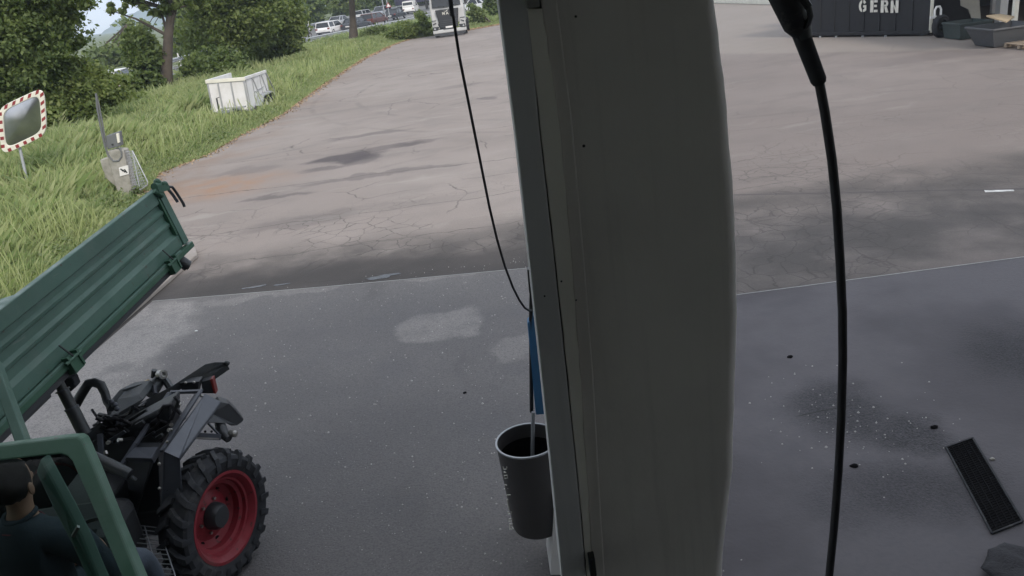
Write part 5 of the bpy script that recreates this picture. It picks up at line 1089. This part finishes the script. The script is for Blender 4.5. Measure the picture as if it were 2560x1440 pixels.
# ---- front wheel
def tractor_wheel(c, ax, parent):
    RO, RI, W_ = .455, .295, .215; ax = Vector(ax).normalized()
    b = MB(); b.lathe([(RI, -W_*.36), (RI+.02, -W_*.44), (RO*.86, -W_*.52), (RO*.91, -W_*.46), (RO*.925, -W_*.25), (RO*.93, 0), (RO*.925, W_*.25), (RO*.91, W_*.46), (RO*.86, W_*.52), (RI+.02, W_*.44), (RI, W_*.36), (RI-.01, 0)], c, ax, 64, closed=True)
    a = ax.cross(Vector((0, 0, 1))).normalized(); bb = ax.cross(a)
    def PT(r, th, w_): return c+ax*w_+a*(math.cos(th)*r)+bb*(math.sin(th)*r)
    nl_ = 22
    for side in (-1, 1):
        for i in range(nl_):
            t0 = 2*math.pi*(i+(.5 if side > 0 else 0))/nl_
            # lug: from the centre line sweeping back to the shoulder and a little down the sidewall
            for (w0, w1, d0, d1, r0_a, r1_a) in ((.005, W_*.30, 0., .11, RO, RO), (W_*.30, W_*.50, .11, .17, RO, RO*.955), (W_*.50, W_*.535, .17, .18, RO*.955, RO*.86)):
                hw = .042
                vs_ = [PT(r0_a, t0+d0-hw, side*w0), PT(r0_a, t0+d0+hw, side*w0), PT(r1_a, t0+d1+hw, side*w1), PT(r1_a, t0+d1-hw, side*w1)]
                vs2 = [PT(r0_a-.05, t0+d0-hw*1.5, side*w0), PT(r0_a-.05, t0+d0+hw*1.5, side*w0), PT(r1_a-.05, t0+d1+hw*1.5, side*max(0, w1-.0)), PT(r1_a-.05, t0+d1-hw*1.5, side*max(0, w1-.0))]
                b.add(vs_+vs2, [(0, 1, 2, 3), (0, 1, 5, 4), (1, 2, 6, 5), (2, 3, 7, 6), (3, 0, 4, 7)])
    wo_ = b.build('wheel', 'rubber', parent, world=True, smooth=True)
    b = MB(); b.lathe([(RI+.018, W_*.42), (RI+.02, W_*.45), (RI, W_*.45), (RI-.02, W_*.34), (RI-.03, W_*.26), (RI-.045, W_*.24), (RI-.05, W_*.12), (RI-.075, W_*.08), (RI-.08, -.03), (.17, -.055), (.12, -.04), (.085, -.02), (.0, -.02)], c, ax, 56)
    b.lathe([(RI+.018, -W_*.42), (RI-.02, -W_*.34), (RI-.05, -W_*.1), (RI-.06, -.02)], c, ax, 40); ri = b.build('rim', 'red', wo_, world=True, smooth=True)
    b = MB(); b.lathe([(.095, -.02), (.09, .03), (.07, .055), (.0, .06)], c, ax, 24); b.build('hub', 'black', wo_, world=True, smooth=True)
    b = MB(); b.lathe([(0, -W_*.45), (RI*.98, -W_*.45), (RI*.98, -W_*.47), (0, -W_*.47)], c, ax, 32); b.build('brake_plate', 'black', wo_, world=True)
    b = MB()
    for i in range(8):
        th = 2*math.pi*i/8; b.lathe([(0, -.005), (.021, -.005), (.021, .004), (0, .004)], PT(.195, th, -.048), ax, 10)
    b.build('rim_hole', 'binin', ri, world=True)
    for i in range(6):
        th = 2*math.pi*i/6; b = MB(); b.lathe([(0, 0), (.011, 0), (.011, .018), (0, .018)], PT(.115, th, -.035), ax, 6); b.build('wheel_nut', 'steel', ri, world=True)
wc = G(572, 1293, .465); axw = Vector((math.cos(R(-21.6)), math.sin(R(-21.6)), 0)); wc = wc-axw*.11; wc.z = .462
tractor_wheel(wc, axw, tk)
wl_ = D(95, 1150, 5.1); tractor_wheel(Vector((wc.x-1.42, wc.y+.45, .462)), -axw, tk)

def PX(poly, Y, thick, name, mat, parent=tk, bev=.004, dirv=None):
    """plate or block whose outline runs through the points (x, y[, depth])"""
    b = MB(); b.prism([D(p[0], p[1], p[2] if len(p) > 2 else Y) for p in poly], dirv if dirv else (0, thick, 0)); return b.build(name, mat, parent, world=True, bevel=bev)
# main rail with ball end
PX([(205, 1082, 4.80), (431, 964, 5.42), (513, 910, 5.66), (537, 905, 5.72), (561, 905, 5.78), (565, 914, 5.79), (511, 951, 5.62), (485, 947, 5.56), (450, 959, 5.48), (410, 982, 5.36), (209, 1100, 4.80)], 5, .0, 'hitch_rail', 'blackmetal', dirv=(.01, .03, -.05))
b = MB(); b.ball(tuple(D(567, 908, 5.78)), .023, 14, 10); b.build('ball_end', 'blackmetal', tk, world=True, smooth=True)
PX([(449, 958, 5.46), (498, 954, 5.46), (492, 985, 5.46), (457, 985, 5.46)], 5.46, .09, 'bracket', 'black')
b = MB()
for (px, py, Y) in [(464, 957, 5.45), (485, 956, 5.45), (374, 1023, 5.2), (350, 1037, 5.1), (504, 990, 5.3), (462, 1045, 5.0), (418, 1105, 4.62), (398, 1160, 4.38), (399, 1221, 4.38), (401, 1289, 4.38)]:
    p = D(px, py, Y); b.ball(tuple(p), .011, 10, 6)
b.build('bolt', 'steel', tk, world=True, smooth=True)
PX([(503, 955, 5.52), (530, 948, 5.52), (536, 984, 5.50), (505, 984, 5.50)], 5.5, .07, 'lamp_housing', 'black')
PX([(524, 949, 5.50), (531, 947, 5.50), (540, 985, 5.48), (534, 984, 5.48)], 5.5, .06, 'rear_lamp', 'redlens')
# bent guard strap
b = MB()
U1, U2, U3, U4 = D(512, 983, 5.36), D(553, 1004, 5.36), D(450, 1146, 4.42), D(409, 1128, 4.42)
L3, L4 = D(452, 1300, 4.40), D(406, 1322, 4.40)
th_ = Vector((-.012, .02, -.03))
b.prism([U1, U2, U3, U4], th_); b.prism([U4, U3, D(456, 1235, 4.40), L3, D(430, 1330, 4.41), L4, D(404, 1235, 4.41)], th_+Vector((0, .01, .02))); b.build('guard_strap', 'strapm', tk, world=True, bevel=.008)
# inner frame bars
b = MB()
for (p, q, w_) in [((504, 974, 5.34), (404, 1128, 4.62), .026), ((490, 985, 5.38), (392, 1135, 4.66), .018), ((424, 982, 5.30), (338, 1112, 4.75), .030), ((425, 981, 5.32), (505, 978, 5.36), .030), ((338, 1112, 4.75), (300, 1170, 4.6), .03), ((250, 1085, 4.85), (256, 1175, 4.7), .035)]:
    b.beam(D(*p), D(*q), w_, w_*.7)
b.build('side_frame', 'strapm', tk, world=True, bevel=.003)
# mudguard
PX([(549, 1003, 5.36), (573, 1010, 5.4), (590, 1025, 5.45), (610, 1049, 5.5), (606, 1056, 5.48), (592, 1065, 5.42), (577, 1065, 5.38), (565, 1059, 5.3), (505, 1058, 5.1), (528, 1030, 5.25)], 5.3, .0, 'mudguard', 'black', dirv=(-.05, .10, .0), bev=.01)
b = MB(); b.tube([D(548, 1055, 5.3), D(556, 1082, 5.25), D(572, 1098, 5.2)], [.035, .045, .03], 10); b.build('link_arm', 'black', tk, world=True, smooth=True)
b = MB(); q = D(583, 1084, 5.22); b.lathe([(0, -.03), (.026, -.03), (.026, .02), (.017, .026), (0, .026)], q, (.8, -.6, .1), 18); b.build('steel_pin', 'steel', tk, world=True, smooth=True)
b = MB(); b.beam(D(478, 1089, 4.95), D(551, 1093, 5.15), .012, .045); b.beam(D(497, 1060, 5.05), D(478, 1088, 4.95), .012, .012); b.beam(D(520, 1058, 5.1), D(549, 1088, 5.15), .012, .012); pb_ = b.build('perforated_bracket', 'strapm', tk, world=True)
b = MB(); b.beam(D(482, 1095, 4.94), D(547, 1097, 5.13), .006, .012); b.build('bright_edge', 'steel', pb_, world=True)
b = MB()
for (px, py, Y) in [(497, 1078, 5.0), (513, 1079, 5.04), (529, 1079, 5.08)]: b.lathe([(0, 0), (.009, 0), (.009, .004), (0, .004)], D(px, py, Y-.02), (.3, -.8, .5), 8)
b.build('bolt_hole', 'binin', pb_, world=True)
# hose arch, valve block, pale rod, couplings
b = MB(); b.tube([D(190, 1010, 5.2), D(206, 982, 5.2), D(222, 958, 5.2), D(236, 956, 5.2), D(252, 962, 5.2), D(262, 982, 5.18), D(268, 1003, 5.15), D(282, 1018, 5.1)], [.035, .034, .033, .033, .033, .030, .030, .035], 12); b.build('air_hose', 'black', tk, world=True, smooth=True)
PX([(152, 948, 5.0), (181, 945, 5.0), (190, 968, 5.0), (174, 982, 5.0), (158, 975, 5.0)], 5.0, .08, 'rubber_buffer', 'rubber', bev=.01)
b = MB(); b.beam(D(297, 994, 5.35), D(371, 950, 5.7), .020, .016); b.build('adjusting_rod', 'rope', tk, world=True, bevel=.003)
b = MB(); b.beam(D(300, 1003, 5.33), D(390, 955, 5.7), .02, .02); b.tube([D(386, 925, 5.75), D(384, 943, 5.75)], .022, 8); b.build('lower_rod', 'blackmetal', tk, world=True)
b = MB(); b.lathe([(.036, -.03), (.036, .03), (.02, .03), (.02, -.03)], D(404, 936, 5.7), (.7, -.6, .2), 20, closed=True); b.build('coupling_ring', 'steel', tk, world=True, smooth=True)
b = MB(); b.tube([D(404, 940, 5.73), D(395, 955, 5.7), D(372, 985, 5.6)], [.035, .05, .06], 10); b.tube([D(415, 952, 5.7), D(430, 975, 5.6)], .03, 8); b.build('gear_housing', 'blackmetal', tk, world=True, smooth=True)
b = MB(); b.tube([D(385, 965, 5.6), D(388, 985, 5.55)], .018, 8); b.build('sensor', 'strapm', tk, world=True, smooth=True)
PX([(300, 995, 5.3), (346, 988, 5.4), (360, 1000, 5.4), (300, 1050, 5.2), (270, 1050, 5.1), (262, 1015, 5.1)], 5.2, .25, 'valve_block', 'blackmetal', bev=.012)
b = MB()
for (px, py, Y, r_) in [(286, 1012, 5.05, .022), (292, 1022, 5.02, .018), (278, 1005, 5.05, .02), (180, 1000, 4.95, .02)]: b.ball(tuple(D(px, py, Y)), r_, 10, 8)
b.build('fitting', 'strapm', tk, world=True, smooth=True)
b = MB(); rr = random.Random(21)
for i in range(15):
    x0_ = rr.uniform(225, 400); y0_ = rr.uniform(1015, 1110); pts = [D(x0_, y0_, 5.0)]
    for k in range(4): x0_ += rr.uniform(-28, 34); y0_ += rr.uniform(-14, 24); pts.append(D(x0_, y0_, 4.95+rr.uniform(-.08, .08)))
    b.tube(pts, rr.uniform(.007, .014), 7)
b.build('hydraulic_line', 'hosem', tk, world=True, smooth=True)
# more of the clutter in the open frame: brackets, pipes and unions
rr = random.Random(77)
for i in range(16):
    cx_, cy_ = rr.uniform(235, 450), rr.uniform(1000, 1120)
    if cy_ < 1165-(cx_-215)*.42-20: cy_ += 35
    Yd = 4.9+rr.uniform(-.1, .25)+.001*(1100-cy_); ln = rr.uniform(18, 60); an_ = rr.choice([-.55, -.5, 1.3, .2, -.9])
    b = MB(); b.beam(D(cx_-ln*math.cos(an_)/2, cy_-ln*math.sin(an_)/2, Yd), D(cx_+ln*math.cos(an_)/2, cy_+ln*math.sin(an_)/2, Yd), rr.uniform(.012, .03), rr.uniform(.01, .03)); b.build('bracket_arm', rr.choice(['strapm', 'blackmetal', 'black']), tk, world=True, bevel=.002)
for i, (px, py, Y) in enumerate([(300, 1100, 4.72), (271, 1106, 4.75), (265, 1133, 4.7), (440, 1004, 5.1), (448, 1012, 5.1), (428, 1062, 4.85), (425, 1075, 4.8), (395, 1030, 5.05)]):
    b = MB(); b.lathe([(0, -.014), (.013, -.014), (.013, .014), (0, .014)], D(px, py, Y), (rr.uniform(-1, 1), -1, rr.uniform(-1, 1)), 8); b.build('pipe_union', 'steel', tk, world=True)
for poly in ([(396, 1035), (410, 1015), (428, 1012), (437, 1028), (428, 1048)], [(372, 1075), (392, 1066), (402, 1052), (418, 1058), (428, 1075)], [(240, 1045), (262, 1052), (285, 1045), (310, 1052), (330, 1062)], [(246, 1060), (270, 1072), (300, 1066), (322, 1080)], [(436, 990), (446, 1003), (440, 1020), (452, 1035)]):
    b = MB(); b.tube([D(p[0], p[1], 4.95) for p in poly], .014, 8); b.build('rubber_pipe', 'hosem', tk, world=True, smooth=True)
# telescopic tipping cylinder
b = MB(); c0_, c1_ = D(126, 915, 4.75), D(212, 1085, 4.65)
for (t0, t1, r_) in ((0, .36, .030), (.34, .62, .036), (.60, 1., .042)): b.tube([c0_.lerp(c1_, t0), c0_.lerp(c1_, t1)], r_, 20)
cy = b.build('tipping_cylinder', 'blackmetal', tk, world=True, smooth=True)
b = MB()
for t0 in (.35, .61): b.tube([c0_.lerp(c1_, t0-.006), c0_.lerp(c1_, t0+.012)], .045, 20)
b.build('collar', 'strapm', cy, world=True, smooth=True)
# chassis, engine and floor, all below the frame
b = MB()
def blk(poly, Y, dep): b.prism([D(p[0], p[1], Y) for p in poly], (0, dep, 0))
blk([(225, 1100), (330, 1060), (425, 1010), (425, 1090), (400, 1140), (405, 1320), (330, 1330), (290, 1290), (240, 1180)], 4.95, .22)
b.build('engine_block', 'black', tk, world=True, bevel=.02)
b = MB(); b.box((-3.0, 4.0, .62), (.42, 3.4, .28)); b.box((-3.0, 4.75, .45), (1.1, .22, .2)); b.build('chassis', 'black', tk, world=True, bevel=.02)
PX([(312, 1144, 4.60), (337, 1118, 4.72), (395, 1117, 4.66), (378, 1146, 4.54)], 4.6, 0, 'battery_lid', 'strapm', dirv=(0, .02, -.05))
PX([(378, 1147, 4.56), (396, 1118, 4.66), (402, 1315, 4.66), (330, 1320, 4.66), (312, 1147, 4.64)], 4.6, .2, 'battery_box', 'black')
b = MB(); b.tube([D(228, 1140, 4.5), D(300, 1175, 4.45), D(326, 1187, 4.43)], [.038, .04, .036], 16); b.tube([D(326, 1192, 4.42), D(338, 1202, 4.42)], .018, 8); b.build('oil_filter', 'blackmetal', tk, world=True, smooth=True)
# wire step grating
b = MB(); g0_, g1_, g2_, g3_ = G(290, 1306, .55), G(398, 1320, .55), G(450, 1475, .55), G(320, 1475, .55)
for i in range(14):
    t_ = i/13; b.tube([g0_.lerp(g3_, t_), g1_.lerp(g2_, t_)], .0035, 5)
for i in range(4):
    t_ = i/3; b.tube([g0_.lerp(g1_, t_), g3_.lerp(g2_, t_)], .0045, 5)
b.build('step_grating', 'wire', tk, world=True)
b = MB(); b.tube([D(291, 1310, 4.0), D(296, 1330, 3.95)], .012, 6); b.build('cable_end', 'redlens', tk, world=True)
# cab: platform, mudguard box, steering column, seat
b = MB(); b.box((-2.75, 3.05, .50), (1.25, 1.5, .08)); b.build('platform', 'black', tk, world=True, bevel=.01)
# ---- green cab frame, with a pane in it
kt, kb_ = 3.32, 3.0
def FK(px, py):
    t_ = (py-1090)/350; return K(px, py, kt+(kb_-kt)*t_)
outer = [(-260, 1150), (0, 1113), (110, 1099), (165, 1092), (192, 1091), (203, 1097), (210, 1110), (240, 1180), (290, 1305), (346, 1440), (410, 1600)]
inner = [(-230, 1188), (0, 1152), (110, 1140), (150, 1136), (168, 1142), (180, 1155), (191, 1180), (216, 1235), (258, 1335), (302, 1440), (362, 1600)]
fd = Vector((.01, .045, -.01)); b = MB(); n_ = len(outer); vs_ = [FK(*p) for p in outer]+[FK(*p) for p in inner]; vs_ += [v+fd for v in vs_]
fs = [(i, i+1, n_+i+1, n_+i) for i in range(n_-1)]+[(2*n_+i, 2*n_+i+1, 3*n_+i+1, 3*n_+i) for i in range(n_-1)]+[(i, i+1, 2*n_+i+1, 2*n_+i) for i in range(n_-1)]+[(n_+i, n_+i+1, 3*n_+i+1, 3*n_+i) for i in range(n_-1)]+[(0, n_, 3*n_, 2*n_), (n_-1, 2*n_-1, 4*n_-1, 3*n_-1)]
b.add(vs_, fs); cf = b.build('cab_frame', 'green_cab', tk, world=True, bevel=.008)
b = MB(); pv = [FK(*p)+fd*.5 for p in inner]+[FK(-230, 1600)+fd*.5]; b.add(pv, [tuple(range(len(pv)))]); b.build('cab_glass', 'glass', cf, world=True)
k2 = 3.42
b = MB(); b.prism([K(99, 1147, k2), K(88, 1182, k2-.02), K(140, 1290, k2-.1), K(178, 1362, k2-.15), K(215, 1445, k2-.2), K(280, 1600, k2-.3), K(318, 1600, k2-.3), K(244, 1445, k2-.2), K(205, 1350, k2-.15), K(165, 1270, k2-.1), K(122, 1190, k2-.03)], (.02, .05, 0)); q = b.build('grab_pillar', 'green', tk, world=True, bevel=.01)
b = MB(); b.beam(K(196, 1316, k2-.15), K(182, 1340, k2-.15), .02, .012); b.build('pillar_joint', 'steel', q, world=True)
b = MB(); b.beam(K(-15, 905, 4.25), K(66, 1125, 4.05), .085, .05, side=(1, .2, 0)); b.build('support_post', 'green', tk, world=True, bevel=.006)
b = MB(); b.beam(K(40, 1062, 4.5), K(120, 985, 4.8), .03, .04); b.build('cross_stay', 'blackmetal', tk, world=True)
hd_ = K(30, 1208, 3.72)      # head centre of the driver
b = MB(); sx, sy = hd_.x, hd_.y
b.box((sx, sy-.02, .86), (.46, .44, .10)); b.box((sx, sy-.27, 1.10), (.44, .08, .42)); b.build('seat', 'dkgrey', tk, world=True, bevel=.03)
b = MB(); b.box((sx, sy-.02, .68), (.2, .2, .28)); b.build('seat_base', 'black', tk, world=True)
b = MB(); sc_ = Vector((sx-.04, sy+.40, .99)); b.lathe([(.19, -.013), (.206, 0), (.19, .013), (.176, 0)], sc_, (0, -.55, .8), 32, closed=True); b.tube([sc_, sc_+Vector((.19, 0, 0))], .01, 6); b.tube([sc_, sc_-Vector((.19, 0, 0))], .01, 6); b.build('steering_wheel', 'black', tk, world=True, smooth=True)
b = MB(); b.tube([sc_, sc_+Vector((.0, .2, -.45))], .035, 10); b.build('steering_column', 'black', tk, world=True)
b = MB(); b.box((sx-.6, sy+1.0, .60), (.85, .45, .46)); b.build('added_dark_cover', 'black', tk, world=True, bevel=.08)  # black box added to fill the dark space behind the pane

# ================================================================= driver
def skin(name, nodes, edges, mat, parent=None, loc=None, sub=2):
    """nodes: [(pos, radius)]; one continuous skinned body"""
    me = bpy.data.meshes.new(name); me.from_pydata([tuple(Vector(n_[0])-(loc or Vector())) for n_ in nodes], edges, []); o = bpy.data.objects.new(name, me); COL.objects.link(o)
    if parent: o.parent = parent
    md = o.modifiers.new('skin', 'SKIN'); md.use_smooth_shade = True; sv = me.skin_vertices[0].data
    for i, n_ in enumerate(nodes):
        r_ = n_[1]; sv[i].radius = r_ if isinstance(r_, tuple) else (r_, r_)
        sv[i].use_root = (i == 0)
    ss = o.modifiers.new('sub', 'SUBSURF'); ss.levels = sub; ss.render_levels = sub
    me.materials.append(M[mat]); return o
fz = Vector((math.sin(R(10)), math.cos(R(10)), 0)); rz_ = Vector((math.cos(R(10)), -math.sin(R(10)), 0)); zz = Vector((0, 0, 1))
root = Vector((hd_.x, hd_.y, .94))-fz*.05
per = thing('person', 'driver seen from behind in a dark work shirt with red collar trim', 'person', tuple(root))
def W(r_, f_, z_): return hd_+rz_*r_+fz*f_+zz*z_
nodes = [(W(0, -.03, -.80), (.15, .12)), (W(0, -.05, -.62), (.135, .11)), (W(0, -.05, -.42), (.145, .105)), (W(0, -.045, -.29), (.12, .085)), (W(0, -.02, -.17), .058), (W(0, .0, -.10), .055), (W(0, .012, -.02), (.075, .09)), (W(0, .01, .06), (.074, .092)), (W(0, 0, .105), (.045, .06))]
edges = [(i, i+1) for i in range(8)]
body_nodes = list(nodes)
def chain(start, pts):
    p = start
    for q in pts: body_nodes.append(q); edges.append((p, len(body_nodes)-1)); p = len(body_nodes)-1
    return p
for s_ in (-1, 1):
    chain(3, [(W(s_*.12, -.04, -.275), .055), (W(s_*.20, -.03, -.29), .06), (W(s_*.245, .06, -.42), .052), (W(s_*.255, .06, -.56), .045), (W(s_*.20, .16, -.64), .042), (W(s_*.12, .26, -.68), .030), (W(s_*.10, .31, -.69), (.038, .02))])
    hi = len(body_nodes)-1
    for f_ in range(4):
        o_ = (f_-1.5)*.020; chain(hi, [(W(s_*.10+o_, .355, -.69), .0095), (W(s_*.10+o_, .385-.004*abs(f_-1.5), -.705), .0088), (W(s_*.10+o_, .392-.004*abs(f_-1.5), -.73), .008)])
    chain(hi, [(W(s_*.10-s_*.045, .31, -.70), .011), (W(s_*.10-s_*.055, .34, -.715), .009)])
    chain(0, [(W(s_*.10, .10, -.80), .092), (W(s_*.13, .42, -.78), .072), (W(s_*.13, .47, -.98), .058), (W(s_*.13, .45, -1.16), .045), (W(s_*.13, .52, -1.19), .04), (W(s_*.13, .62, -1.20), .035)])
body = skin('body', body_nodes, edges, 'skin', per, root)
body.name = 'body'
# ears, nose and eyes ride on the head
b = MB()
for s_ in (-1, 1): b.ball(tuple(W(s_*.088, .0, -.032)), .024, 10, 8, (.45, .8, 1.35))
b.ball(tuple(W(0, .105, -.03)), .018, 8, 6, (.8, 1.2, 1.3)); b.build('ear', 'skin', per, world=True, smooth=True)
b = MB()
for s_ in (-1, 1): b.ball(tuple(W(s_*.030, .070, .0)), .012, 8, 6)
b.build('eye', 'white', per, world=True, smooth=True)
# hair: a cap over the back and crown down to the neckline, with strands
bm = bmesh.new(); bmesh.ops.create_icosphere(bm, subdivisions=4, radius=1); from mathutils import noise as mn
for v in bm.verts:
    q = v.co.copy(); q.x *= .088; q.y *= .103; q.z *= .118
    n_ = 1+.05*mn.noise(v.co*6)+.03*mn.noise(v.co*14)
    v.co = q*n_
dl = [v for v in bm.verts if (v.co.z < -.080+max(0, v.co.y+.015)*1.5) or (v.co.y > .052 and v.co.z < .05)]
bmesh.ops.delete(bm, geom=dl, context='VERTS')
for v in bm.verts: v.co = Vector(W(v.co.x, v.co.y-.004, v.co.z+.008))-root
me = bpy.data.meshes.new('hair'); bm.to_mesh(me); bm.free(); me.shade_smooth(); me.materials.append(M['hair']); ho = bpy.data.objects.new('hair', me); COL.objects.link(ho); ho.parent = per
md = ho.modifiers.new('thick', 'SOLIDIFY'); md.thickness = .008
# shirt
sn = [(W(0, -.03, -.74), (.175, .14)), (W(0, -.05, -.60), (.16, .13)), (W(0, -.052, -.42), (.178, .135)), (W(0, -.045, -.28), (.17, .118)), (W(0, -.035, -.205), (.115, .09)), (W(0, -.02, -.17), (.075, .072))]
se = [(i, i+1) for i in range(5)]; body_nodes = sn; edges = se
for s_ in (-1, 1): chain(3, [(W(s_*.12, -.04, -.245), .098), (W(s_*.20, -.03, -.28), .098), (W(s_*.245, .02, -.42), .075), (W(s_*.258, .06, -.56), .064), (W(s_*.205, .15, -.64), .054), (W(s_*.13, .24, -.675), .043)])
skin('shirt', body_nodes, edges, 'shirt', per, root)
b = MB(); pts = [W(.070*math.cos(a_), -.028+.066*math.sin(a_), -.158+.006*math.cos(2*a_)) for a_ in [2*math.pi*i/24 for i in range(25)]]
b.tube(pts, .011, 8, cap=False); b.build('collar', 'shirt', per, world=True, smooth=True)
b = MB(); pts = [W(.105*math.cos(a_), -.038+.088*math.sin(a_), -.196) for a_ in [2*math.pi*i/24 for i in range(25)]]
b.tube(pts, .0035, 6, cap=False); b.build('collar_trim', 'collar', per, world=True, smooth=True)
tn = [(W(0, -.03, -.80), (.17, .14)), (W(0, -.03, -.72), (.165, .135))]; te = [(0, 1)]; body_nodes = tn; edges = te
for s_ in (-1, 1): chain(0, [(W(s_*.10, .10, -.80), .105), (W(s_*.13, .42, -.78), .085), (W(s_*.13, .47, -.98), .07), (W(s_*.13, .45, -1.12), .062)])
skin('trousers', body_nodes, edges, 'shirt', per, root)
b = MB()
for s_ in (-1, 1): b.ball(tuple(W(s_*.13, .54, -1.195)), .05, 12, 8, (1, 2.4, .9))
b.build('shoe', 'rubber', per, world=True, smooth=True)
